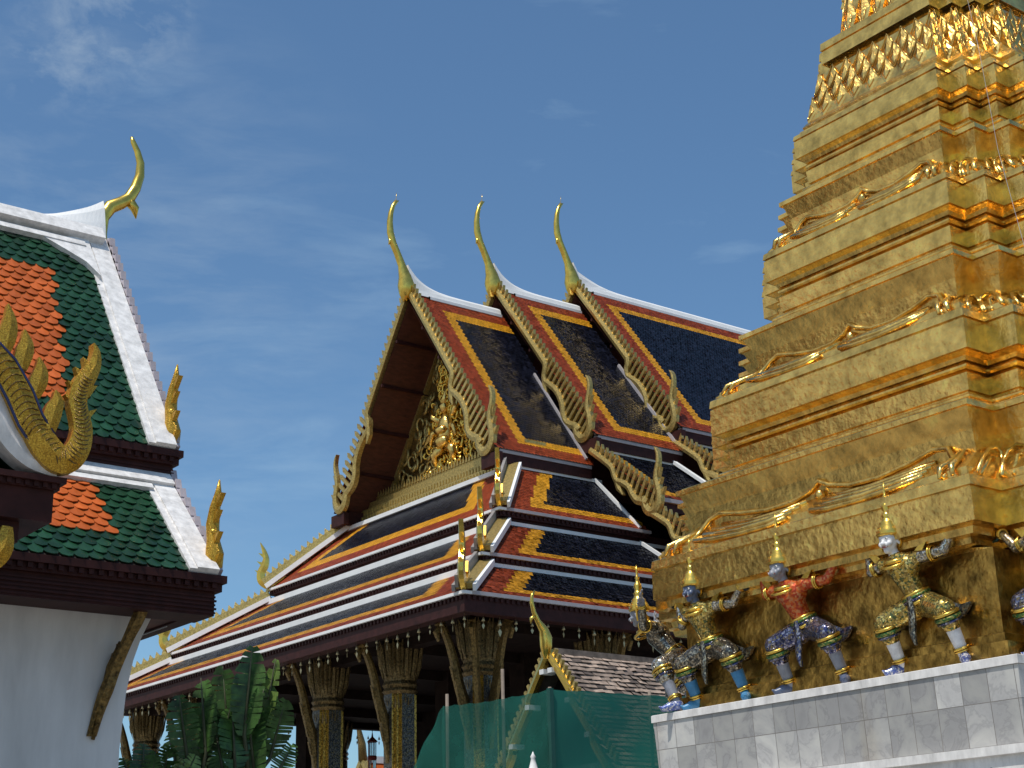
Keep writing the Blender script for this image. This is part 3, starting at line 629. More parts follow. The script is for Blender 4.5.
# ================================================================== white chapel on the left
XE = 10.87
chapel = thing('white_chapel', 'white walled chapel with green and orange tiled roof and white ridges', 'chapel', (8.5, 24.0, -1.6))
GO = [M['green'], M['orange']]
YR = 27.0; LX = -7.0
def ch_tier(ye, ze, yt, zt, ztop, band):
    run = yt-ye; rise = zt-ze; L = math.hypot(run, rise); ln = XE-.5-LX
    po = [(0,0),(ln,0),(ln,L),(0,L)]
    d0 = ln
    def z(u, v):
        if band == 'up': return 1 if (.8 < v < L-1.5 and u < d0-.72-.10*(L-v)) else 0
        return 1 if (v > .78 and u < d0-.95) else 0
    tile_field('roof_slope', chapel, (LX, ye, ze), (1,0,0), (0,run,rise), po, z, .225, .195, GO, lip=.045, jit=.03, shape='round', lift=.02)
    # far slope
    m = MB(); m.add([(LX, 2*YR-ye, ze), (XE, 2*YR-ye, ze), (XE, 2*YR-yt, zt), (LX, 2*YR-yt, zt)], [(0,1,2,3)]); part('far_roof_slope', m, M['green'], chapel)
    nrm = Vector((0,-rise,run)).normalized()
    b = MB()
    for sy in (1,):
        a = Vector((XE-.27, ye-.03, ze)); c = Vector((XE-.27, yt+.02, zt)); b.bar(a+nrm*.03, c+nrm*.03, .36, .15, nrm)
        b.bar(a+nrm*.02+Vector((-.23,0,0)), c+nrm*.02+Vector((-.23,0,0)), .14, .11, nrm)
    part('verge_band', b, M['whitedirty'], chapel)
    b = MB(); a = Vector((XE-.03, ye+.1, ze)); c = Vector((XE-.03, yt, zt)); d = (c-a).normalized(); n = int((c-a).length/.27)
    for i in range(n):
        p = a+d*(.1+i*.27)
        b.add([p+d*.0+Vector((-.05,0,0)), p+d*.17+Vector((-.05,0,0)), p+d*.15+nrm*.22+Vector((-.05,0,0)), p+d*.0+nrm*.15+Vector((-.05,0,0)),
               p+d*.0+Vector((.05,0,0)), p+d*.17+Vector((.05,0,0)), p+d*.15+nrm*.22+Vector((.05,0,0)), p+d*.0+nrm*.15+Vector((.05,0,0))],
              [(0,1,2,3),(7,6,5,4),(0,4,5,1),(1,5,6,2),(2,6,7,3),(3,7,4,0)])
    b.bar(a+nrm*.02, c+nrm*.02, .1, .22, nrm)
    part('verge_teeth', b, M['shaded_white'], chapel)
    # eave box
    f = MB(); H = .6
    f.box((LX, ye-.06, ze-.12), (XE+.06, ye+.5, ze-.005)); f.box((LX, ye+.02, ze-.24), (XE+.02, ye+.55, ze-.123)); f.box((LX, ye+.10, ze-H), (XE-.06, ye+.75, ze-.243))
    x = LX
    while x < XE-.02: f.box((x, ye-.035, ze-.2), (x+.075, ye+.018, ze-.124)); x += .15
    for i, zz in enumerate((.30,.36,.42,.48,.54)): f.box((LX, ye+.085-.012*(i % 2), ze-zz-.03), (XE-.05+.012*(i % 2), ye+.099, ze-zz))
    # same on the gable end
    f.box((XE-.3, ye+.56, ze-H+.02), (XE-.059, 2*YR-ye-.56, ze-.25))
    f.box((LX, 2*YR-ye-.75, ze-H), (XE-.06, 2*YR-ye-.1, ze-.01))
    part('eave_box', f, M['maroon'], chapel)
    # naga at the eave end, standing in the gable plane
    e = Vector((XE-.06, ye+.1, ze))
    nb = MB(); mpf = lambda w: (lambda a, b_: (e.x+w, e.y-a, e.z+b_))
    e.y += .18
    pq = [(-.25,.3),(-.12,.1),(.02,.0),(.12,.12),(.12,.35),(.05,.6),(.02,.85),(.08,1.1),(.17,1.3),(.2,1.52)]
    nb.tube([(e.x, e.y-a, e.z+b_) for a, b_ in pq], [.06,.1,.12,.135,.15,.105,.11,.09,.06,.012], 8)
    nb.ball((e.x, e.y-.04, e.z+.7), (.10,.13,.1)); nb.ball((e.x, e.y-.1, e.z+.28), (.125,.16,.2)); nb.ball((e.x, e.y-.06, e.z+1.02), (.085,.1,.12))
    for a, b_ in ((.2,.15),(.16,.5),(.12,.85),(.2,1.1)): nb.poly([(a, b_), (a+.16, b_+.18), (a-.02, b_+.16)], mpf(-.04), mpf(.04))
    part('naga_finial', nb, M['gold_tan2'], chapel)
M['gold_tan2'] = mosaic('gold glass mosaic scales', [(.60,.33,.03),(.48,.25,.02),(.72,.44,.05),(.36,.18,.015),(.54,.31,.03)], 90, .55, .28, .5)
ch_tier(23.1, 7.5, 26.6, 12.49, 0, 'up')
ch_tier(21.4, 5.1, 23.75, 7.45, 0, 'low')
# ridge of the chapel: band, rounded cap sweeping up to the end
b = MB(); xs = [LX, XE-3.2, XE-2.2, XE-1.5, XE-1.0, XE-.6, XE-.25, XE-.02]; hs = [.14,.12,.08,.10,.22,.40,.58,.76]
sweep(b, xs, hs, lambda x, h: [(x, YR-.36, 12.3), (x, YR-.30, 12.62), (x, YR-.22, 12.72+h*.4), (x, YR-.14, 12.75+h*.8), (x, YR-.05, 12.78+h), (x, YR+.05, 12.78+h), (x, YR+.28, 12.72), (x, YR+.36, 12.3)])
part('ridge_cap', b, M['white'], chapel)
b = MB(); dv = Vector((0, 4.0, 5.38)).normalized(); nv = Vector((0,-5.38,4.0)).normalized()
p = Vector((0, 26.85, 12.85)); b.bar(Vector((LX,0,0))+p-dv*.5+nv*.13, Vector((XE-.2,0,0))+p-dv*.5+nv*.13, .36, .2, nv)
b.bar(Vector((LX,0,0))+p-dv*.86+nv*.07, Vector((XE-.6,0,0))+p-dv*.86+nv*.07, .16, .1, nv)
q = Vector((XE-.5,0,0))+p
tri = [q-dv*.6, q-dv*1.9, q-dv*1.5-Vector((.2,0,0)), q-dv*1.25-Vector((.5,0,0)), q-dv*.9-Vector((.95,0,0))]
b.add([t+nv*.1 for t in tri]+[t for t in tri], [(0,1,2,3,4),(9,8,7,6,5)]+[(i, (i+1) % 5, 5+(i+1) % 5, 5+i) for i in range(5)])
part('ridge_band', b, M['whitedirty'], chapel)
b = MB(); dl = Vector((0,2.35,2.35)).normalized(); nl = Vector((0,-1,1)).normalized(); p = Vector((0,23.7,7.4))
b.bar(Vector((LX,0,0))+p-dl*.62+nl*.09, Vector((XE-.1,0,0))+p-dl*.62+nl*.09, .5, .14, nl); b.bar(Vector((LX,0,0))+p-dl*.97+nl*.06, Vector((XE-.5,0,0))+p-dl*.97+nl*.06, .13, .12, nl)
part('roof_flashing', b, M['whitedirty'], chapel)
b = MB(); o = Vector((XE+.02, YR, 12.5))
pth = [(0,-.35),(.02,0),(-.03,.36),(-.02,.7),(.12,.96),(.33,1.1),(.5,1.25),(.62,1.5),(.70,1.8),(.70,2.08),(.62,2.32),(.52,2.5),(.48,2.6)]
b.tube([o+Vector((x,0,z)) for x, z in pth], [.07,.1,.12,.13,.14,.13,.12,.11,.095,.08,.065,.055,.03], 10)
b.tube([o+Vector((.5,0,1.2)), o+Vector((.64,0,1.06)), o+Vector((.67,0,.86))], [.11,.09,.01], 8)
part('chofa_finial', b, M['gold_smooth'], chapel)
# walls with a slight entasis flaring under the eave
b = MB(); WY = 22.35; prof = [(-1.6,9.82),(2.6,9.83),(3.4,9.88),(3.9,9.96),(4.25,10.06),(4.58,10.2)]
for i in range(len(prof)-1):
    (za_, xa), (zb_, xb) = prof[i], prof[i+1]; ya = WY+(10.2-xa)*.25; yb_ = WY+(10.2-xb)*.25
    b.add([(LX, ya, za_), (xa, ya, za_), (xb, yb_, zb_), (LX, yb_, zb_)], [(0,1,2,3)]); b.add([(xa, ya, za_), (xa, 2*YR-ya, za_), (xb, 2*YR-yb_, zb_), (xb, yb_, zb_)], [(0,1,2,3)])
b.add([(10.6, WY+.3, 4.5), (10.6, 2*YR-WY-.3, 4.5), (10.6, YR, 12.4)], [(0,1,2)])
part('wall', b, M['whitewall'], chapel)
b = MB(); b.add([(LX, 21.5, 4.55), (XE-.02, 21.5, 4.55), (XE-.02, 2*YR-21.5, 4.55), (LX, 2*YR-21.5, 4.55)], [(0,1,2,3)]); part('soffit', b, M['maroon_light'], chapel)
# naga shaped wall bracket
b = MB(); A = Vector((10.02, WY-.02, 2.75)); B = Vector((10.22, WY-1.15, 4.6))
WB = WY+.09; fx = lambda w: (lambda s_, n_: (9.40+w+s_*.22, WB-n_*.62, 2.85+s_))
c = [(-.1,.03),(.2,.06),(.45,.14),(.62,.24),(.85,.36),(1.1,.55),(1.35,.75),(1.6,1.0),(1.75,1.15)]
b.ribbon([(s_, n_) for s_, n_ in c], [.03,.07,.12,.14,.09,.07,.08,.13,.08], fx(-.07), fx(.07))
for s_, n_, l in ((.4,.2,.24),(.62,.1,.3),(.85,.15,.36),(1.0,.34,.26),(.5,.3,.2)): b.poly([(s_-.06, n_), (s_+l, n_-.06-.1), (s_+.08, n_+.08)], fx(-.04), fx(.04))
b.tube([(9.39,WB-.04,2.7),(9.50,WB-.09,3.3),(9.58,WB-.14,3.75),(9.66,WB-.3,4.1)], [.03,.07,.09,.07], 8)
part('eave_bracket', b, M['gold_dark'], chapel)

# ================================================================== porch gable at the left edge
porch = thing('porch_gable', 'small porch gable at left edge with large glass mosaic naga and dark eave', 'porch', (4.35, 17.0, -1.6))
YP = 17.0
fp = lambda w: (lambda x, z: (x, YP+w, z))
PXZ = lambda px, py: (5.70+.0112*px+.00095*(py-315), 6.78-.0119*(py-315)+.0022*px)      # outline points measured on the gable plane
XA = 4.35
rail = [PXZ(*p) for p in ((-118,252),(-95,290),(-72,318),(-46,330),(-22,342),(2,368),(18,396),(29,422),(42,442))]
for sg in (1, -1):
    mx_ = lambda x: XA+sg*(x-XA)
    RR = [(mx_(x), z) for x, z in rail]
    m = MB(); m.ribbon(RR, [.1,.12,.13,.14,.155,.165,.17,.165,.16], fp(-.06), fp(.06)); br = part('bargeboard', m, M['gold_tan2'], porch)
    for e in (1, -1):
        pts = []
        for k in range(len(RR)):
            a = RR[max(k-1,0)]; b = RR[min(k+1,len(RR)-1)]; l = math.hypot(b[0]-a[0], b[1]-a[1]); w_ = [.1,.12,.13,.14,.155,.165,.17,.165,.16][k]*.96
            pts.append((RR[k][0]-(b[1]-a[1])/l*w_*e*sg, YP-.065, RR[k][1]+(b[0]-a[0])/l*w_*e*sg))
        m = MB(); m.tube(pts, .017, 6); part('blue_piping', m, M.setdefault('bluepipe', mat('cobalt glass edging', (.035,.045,.13), .2, .3)), br)
    for tb in (((-84,300),(-92,276),(-96,250),(-92,222)),((-55,316),(-58,292),(-60,268),(-54,242)),((-26,322),(-26,300),(-26,280),(-20,258)),((3,352),(6,338),(9,322),(7,304)),((20,370),(23,356),(26,344),(24,330)),((33,398),(38,384),(41,372),(39,358))):
        m = MB(); m.ribbon([(mx_(PXZ(*p)[0]), PXZ(*p)[1]) for p in tb], [.07,.105,.08,.006], fp(-.045), fp(.045)); part('bargeboard_tooth', m, M['gold_tan2'], br)
    m = MB()
    m.ribbon([(mx_(PXZ(*p)[0]), PXZ(*p)[1]) for p in ((36,434),(46,450),(58,461),(70,461),(80,449),(84,432),(81,416),(79,402),(84,388),(92,376),(98,366),(100,354),(97,344))], [.16,.175,.17,.155,.135,.115,.105,.11,.115,.10,.075,.045,.006], fp(-.075), fp(.075))
    m.ribbon([(mx_(PXZ(*p)[0]), PXZ(*p)[1]) for p in ((46,436),(50,424),(54,412),(58,402),(56,392))], [.08,.10,.10,.07,.006], fp(-.055), fp(.055))
    for p, q, r_ in (((74,408),(66,396),(75,398)),((76,396),(69,382),(79,386)),((82,384),(77,368),(87,374)),((88,374),(86,358),(93,364)),((90,424),(100,412),(90,414)),((92,400),(101,388),(92,388))):
        m.poly([(mx_(PXZ(*p)[0]), PXZ(*p)[1]), (mx_(PXZ(*q)[0]), PXZ(*q)[1]), (mx_(PXZ(*r_)[0]), PXZ(*r_)[1])], fp(-.05), fp(.05))
    part('naga_finial', m, M['gold_tan2'], br)
    m = MB(); nk_ = [PXZ(*p) for p in ((-22,342),(2,368),(18,396),(29,422),(42,442),(58,461),(70,461),(80,449),(84,432),(81,416),(79,402),(84,388),(92,376))]; wd_ = [.15,.155,.15,.15,.145,.15,.14,.12,.105,.09,.09,.085,.07]
    for k in range(len(nk_)-1):
        for t_ in (0, .25, .5, .75):
            a, b = nk_[k], nk_[k+1]; l = math.hypot(b[0]-a[0], b[1]-a[1]); d = ((b[0]-a[0])/l, (b[1]-a[1])/l); c_ = (a[0]+(b[0]-a[0])*t_, a[1]+(b[1]-a[1])*t_); w_ = wd_[k]*.82
            m.tube([(mx_(c_[0]-d[1]*w_*q-d[0]*.05*(1-q*q)), YP-.078-.052*(1-abs(q)), c_[1]+d[0]*w_*q-d[1]*.05*(1-q*q)) for q in (-1,-.5,0,.5,1)], .0085, 5)
    part('naga_scales', m, M['gold_dark'], br)
    Wv = [(mx_(PXZ(*p)[0]), PXZ(*p)[1]) for p in ((-118,275),(-85,330),(-50,356),(-22,378),(-2,412),(14,440),(34,460),(60,472))]
    m = MB(); m.ribbon(Wv, [.14,.15,.16,.16,.15,.125,.10,.075], fp(.02), fp(.3)); part('verge_band', m, M['whitedirty'], porch)
    m = MB()
    for i in range(len(Wv)-1):
        a, c_ = Wv[i], Wv[i+1]; m.add([(a[0], YP+.2, a[1]+.02), (c_[0], YP+.2, c_[1]+.02), (c_[0], 22.6, c_[1]+.02), (a[0], 22.6, a[1]+.02)], [(0,1,2,3)])
    part('roof_slope', m, M['green'], porch)
    m = MB(); xe = mx_(6.62); xi = mx_(5.0)
    def bx(xa, xb, y0, y1, z0, z1): m.box((min(xa, xb), y0, z0), (max(xa, xb), y1, z1))
    bx(xe, xi, YP-.02, 22.3, 4.90, 4.97); bx(xe-sg*.05, xi, YP+.05, 22.3, 4.83, 4.898); bx(xe-sg*.1, xi, YP+.1, 22.3, 4.46, 4.828)
    for q in range(14): x = mx_(5.1+q*.105); bx(x, x+sg*.055, YP+.02, YP+.049, 4.84, 4.897)
    bx(mx_(6.2), xi, YP+.25, 22.3, 4.22, 4.457)
    part('eave_box', m, M['maroon'], porch)
    m = MB(); m.box((min(mx_(5.45), mx_(5.15)), YP+.5, -1.6), (max(mx_(5.45), mx_(5.15)), YP+.95, 4.2)); part('porch_column', m, M['whitewall'], porch)
    m = MB(); m.ribbon([(mx_(x), z) for x, z in ((5.78,3.75),(5.86,3.9),(5.94,4.03),(6.0,4.15),(6.02,4.35))], [.03,.10,.13,.11,.06], fp(.1), fp(.22)); part('eave_bracket', m, M['gold_tan2'], porch)
m = MB(); m.add([(3.2,YP+.4,4.5),(5.5,YP+.4,4.5),(5.3,YP+.4,5.6),(4.8,YP+.4,6.3),(4.35,YP+.4,7.0),(3.9,YP+.4,6.3),(3.4,YP+.4,5.6)], [(0,1,2,3,4,5,6)]); part('pediment', m, M['gold_dark'], porch)
m = MB(); o = Vector((XA, YP, 7.5)); m.tube([o+Vector(p) for p in ((0,0,-.2),(0,-.0,.15),(.01,-.1,.45),(0,-.2,.7),(-.01,-.32,1.0),(.02,-.34,1.3),(.03,-.3,1.55))], [.06,.07,.06,.05,.04,.035,.015], 8); part('chofa_finial', m, M['gold_tan'], porch)

# ================================================================== gilded chedi
CX, CY = 13.92, 9.68
chedi = thing('gilded_chedi', 'tall stepped golden stupa on a grey marble base', 'stupa', (CX, CY, -1.6))
def rring(Wd, a, n=3):
    r = (Wd-a)/n; q = [(-Wd, -a)]
    for k in range(1, n+1): q += [(-Wd+k*r, -a-(k-1)*r), (-Wd+k*r, -a-k*r)]
    o = []
    for k in range(4):
        for x, y in q:
            for _ in range(k): x, y = -y, x
            o.append((x, y))
    return o
def rloft(mb, prof, mi=0, cap=False):
    rows = [[(CX+x, CY+y, z) for x, y in rring(w, a)] for z, w, a in prof]; n = len(rows[0]); vs = [p for r in rows for p in r]
    fs = [(i*n+j, i*n+(j+1) % n, (i+1)*n+(j+1) % n, (i+1)*n+j) for i in range(len(rows)-1) for j in range(n)]
    if cap: fs.append(tuple((len(rows)-1)*n+j for j in range(n)))
    mb.add(vs, fs, mi)
def off(p, lst): z0, w0, a0 = p; return [(z, w0+d, a0+d) for z, d in lst]
LV = [  # slab z0,z1,W,a ; ledge z,W,a above it
    (3.05,3.45,3.22,1.96, 4.16,2.95,1.83), (4.79,5.18,2.57,1.63, 5.88,2.29,1.41), (6.52,6.86,2.0,1.23, 7.45,1.82,1.10), (8.02,8.31,1.61,.99, None,None,None)]
prof = []
WD, AD = 2.88, 1.86
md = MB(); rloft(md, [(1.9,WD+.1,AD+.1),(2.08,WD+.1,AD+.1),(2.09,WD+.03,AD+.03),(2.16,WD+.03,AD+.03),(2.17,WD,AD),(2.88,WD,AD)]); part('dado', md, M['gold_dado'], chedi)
cur = (2.88, WD, AD)
singha = []
for i, (z0, z1, w, a, zl, wl, al) in enumerate(LV):
    m = MB(); h = z0-cur[0]; dn = cur[1]; k = 1-.12*i
    P = [(cur[0], cur[1], cur[2])]
    # mouldings under the slab: steps out from the neck
    d = w-dn
    nk = .17*k
    if i == 0:
        P += [(z0-.13, dn, a-d), (z0-.128, dn+d*.35, a-d*.65), (z0-.08, dn+d*.38, a-d*.62), (z0-.078, dn+d*.7, a-d*.3), (z0-.02, dn+d*.74, a-d*.26)]
    else:
        N0 = (w-nk, a-nk)                                   # neck
        q = cur[1]-N0[0]; qa = cur[2]-N0[1]
        zc = cur[0]
        def pt(z, t): return (zc+z*h, N0[0]+q*t if t > 0 else N0[0]-t*nk*-1, N0[1]+qa*t if t > 0 else N0[1]+t*nk)
        def tor(zm, r, t, ex):                                 # half round moulding
            return [(zc+zm*h+r*h*sin(b_), N0[0]+q*t+ex*cos(b_), N0[1]+qa*t+ex*cos(b_)) for b_ in (-1.5,-.9,-.3,.3,.9,1.5)]
        e_ = .055*k
        P += [(zc+.02*h, N0[0]+q*.55, N0[1]+qa*.55)]+tor(.10, .06, .48, e_)+[(zc+.17*h, N0[0]+q*.25, N0[1]+qa*.25)]+tor(.25, .055, .2, e_)+[(zc+.32*h, N0[0], N0[1]), (zc+.40*h, N0[0], N0[1]), (zc+.41*h, N0[0]+.025, N0[1]+.025), (zc+.69*h, N0[0]+.035, N0[1]+.035), (zc+.70*h, N0[0]-.03, N0[1]-.03)]+tor(.80, .06, .0, e_)+[(zc+.87*h, N0[0], N0[1]), (zc+.88*h, N0[0]+nk*.3, N0[1]+nk*.3), (zc+.94*h, N0[0]+nk*.45, N0[1]+nk*.45), (z0-.004, N0[0]+nk*.8, N0[1]+nk*.8)]
    P += [(z0, w, a), (z1-.125*k, w, a), (z1-.122*k, w-.02, a-.02), (z1-.10*k, w-.02, a-.02), (z1-.098*k, w+.006, a+.006), (z1-.01, w-.004, a-.004), (z1, w-.015, a-.015)]
    if zl:
        h2 = zl-z1; b0 = (w-.07, a-.07); b1 = (wl-.03, al-.03); q = b1[0]-b0[0]; qa = b1[1]-b0[1]
        P += [(z1+.004, *b0), (z1+h2*.12, b0[0]+q*.05, b0[1]+qa*.05), (z1+h2*.26, b0[0]+q*.8, b0[1]+qa*.8), (z1+h2*.42, b0[0]+q*1.6, b0[1]+qa*1.6), (z1+h2*.7, b0[0]+q*1.42, b0[1]+qa*1.42), (zl-.03, *b1),
              (zl-.028, wl, al), (zl+.02, wl, al), (zl+.03, wl-.04, al-.04), (zl+.045, wl-.05, al-.05)]
        singha.append((z1, zl, b0, b1, (w, a)))
        cur = (zl+.045, wl-.05, al-.05)
    else: cur = (z1, w-.015, a-.015)
    rloft(m, P); part('tier', m, M['gold'], chedi)
# lion-foot relief on every face of the three zones
def zsurf(b0, b1, t):  # outward offset factor at height t
    return float(np.interp(t, [0,.12,.26,.42,.7,1], [0,.05,.8,1.6,1.42,1.0]))
for (z1, zl, b0, b1, wa) in singha:
    m = MB(); h = zl-z1; q = b1[0]-b0[0]
    W0, a0 = b0; ring = rring(W0, a0); n = len(ring); ring1 = rring(*b1)
    for j in range(n):
        p0 = Vector((*ring[j], 0)); p1 = Vector((*ring[(j+1) % n], 0)); t0 = Vector((*ring1[j], 0)); t1 = Vector((*ring1[(j+1) % n], 0))
        L = (p1-p0).length; dr = (p1-p0).normalized(); nr = Vector((dr.y, -dr.x, 0))
        def at(s_, t, o, p0=p0, p1=p1, t0=t0, t1=t1, nr=nr):
            f = zsurf(b0, b1, t); a_ = p0+(p1-p0)*s_; b_ = t0+(t1-t0)*s_
            p = a_+(b_-a_)*f+nr*o; return (CX+p.x, CY+p.y, z1+t*h)
        if L > 1.2*(wa[0]-wa[1])/3 and L > .6:
            C = [(.06,.03),(.055,.34),(.075,.54),(.12,.58),(.2,.50),(.3,.44),(.4,.45),(.47,.53),(.5,.62)]
            C = C+[(1-s_, t) for s_, t in C[-2::-1]]
            m.tube([at(s_, t, .022) for s_, t in C], [.027]*len(C), 6)
            for e, r_ in ((-.05, .026), (-.14, .03), (-.23, .03), (-.32, .028)):
                C2 = [(.12,.47+e),(.2,.41+e),(.3,.34+e),(.4,.35+e),(.46,.42+e)]
                C3 = [(1-s_, t) for s_, t in C2[::-1]]
                for CC in (C2, C3): m.tube([at(s_, max(t, .06), .02) for s_, t in CC], [r_]*5, 6)
            c = at(.5, .42, .05); m.ball(c, (.05,.05,.06), 8)
            for s0 in (.03, .97):
                sg = 1 if s0 < .5 else -1
                for dd in (0, .035): m.tube([at(s0+sg*dd, .03, .05), at(s0+sg*dd*.9, .16, .075), at(s0+sg*dd*.6, .33, .05), at(s0+sg*dd*.4, .47, .015)], [.018,.03,.026,.012], 6)
        else:
            m.tube([at(.18,.05,.05), at(.2,.3,.05), at(.32,.46,.05), at(.6,.5,.05), at(.82,.46,.05), at(.9,.3,.06), at(.9,.05,.07)], [.016,.018,.018,.018,.02,.028,.026], 6)
            m.tube([at(.4,.05,.01), at(.5,.35,.01), at(.7,.36,.01)], [.02,.03,.02], 6)
    part('lion_foot_relief', m, M['gold'], chedi)
# lotus band
m = MB()
def petals(m, za, zb_, wa_, wb_, rows):
    ra = rring(*wa_); rb = rring(*wb_); n = len(ra)
    for j in range(n):
        a0 = Vector((*ra[j], 0)); a1 = Vector((*ra[(j+1) % n], 0)); c0 = Vector((*rb[j], 0)); c1 = Vector((*rb[(j+1) % n], 0))
        L = (a1-a0).length; dr = (a1-a0).normalized(); nr = Vector((dr.y, -dr.x, 0)); N = max(1, round(L/.215))
        for (t0, t1, sh, lift) in rows:
            for i in range(N+(1 if sh else 0)):
                if sh and N == 1: cs = [.5]
                s_ = (i+(0 if sh else .5))/N
                w = .5/N
                def at(s2, t, o):
                    s2 = min(max(s2, 0), 1)
                    p = (a0+(a1-a0)*s2)*(1-t)+(c0+(c1-c0)*s2)*t+nr*o; return (CX+p.x, CY+p.y, za+(zb_-za)*t)
                tc_ = (t0+t1)/2; hh = (t1-t0)/2; k_ = lift
                vs = [at(s_, tc_-hh, .0), at(s_-w, tc_, .0), at(s_+w, tc_, .0), at(s_, tc_+hh, .022+k_), at(s_, tc_-hh*.1, .024+k_), at(s_, tc_+hh*.8, .0)]
                m.add(vs, [(0,4,1),(0,2,4),(1,4,3),(4,2,3),(1,3,5),(3,2,5)])
                m.tube([at(s_-w, tc_, .008), at(s_-w*.5, tc_+hh*.5, .014+k_), at(s_, tc_+hh, .028+k_), at(s_+w*.5, tc_+hh*.5, .014+k_), at(s_+w, tc_, .008)], .008, 5)
                if hh > .2: m.tube([at(s_-w*.5, tc_-hh*.1, .014+k_), at(s_, tc_-hh*.62, .011+k_), at(s_+w*.5, tc_-hh*.1, .014+k_), at(s_, tc_+hh*.42, .026+k_), at(s_-w*.5, tc_-hh*.1, .014+k_)], .006, 4)
lb0 = (1.43,.905); lb1 = (1.27,.79)
rloft(m, [(8.31,1.54,.95),(8.36,1.54,.95),(8.37,1.48,.92),(8.42,1.50,.94),(8.47,1.46,.92),(8.5,*lb0),(9.12,*lb1)])
petals(m, 8.5, 9.12, lb0, lb1, [(.42,1.04,True,.004),(.16,.80,False,.008),(-.06,.5,True,.01)])
part('lotus_band', m, M['gold'], chedi)
m = MB(); rloft(m, [(9.12,1.16,.70),(9.16,1.2,.73),(9.19,1.18,.72),(9.22,1.24,.75),(9.23,1.27,.77),(9.38,1.27,.77),(9.385,1.25,.755),(9.40,1.25,.755),(9.405,1.27,.77),(9.5,1.26,.765),(9.51,1.0,.62)], cap=True); part('tier', m, M['gold'], chedi)
m = MB(); rloft(m, [(9.5,1.0,.64),(10.2,.85,.54),(10.3,.95,.6),(10.4,.9,.6)], cap=True); petals(m, 9.5, 10.25, (1.02,.66), (.92,.6), [(.0,.9,False,.02)])
m.lathe([(.95,10.4),(.9,10.9),(.7,11.6),(.5,12.2),(.55,12.3),(.4,12.6),(.35,13.2),(.25,14.2),(.1,16.5),(.02,18.5)], (CX,CY,0), 24); part('bell_and_spire', m, M['gold'], chedi)
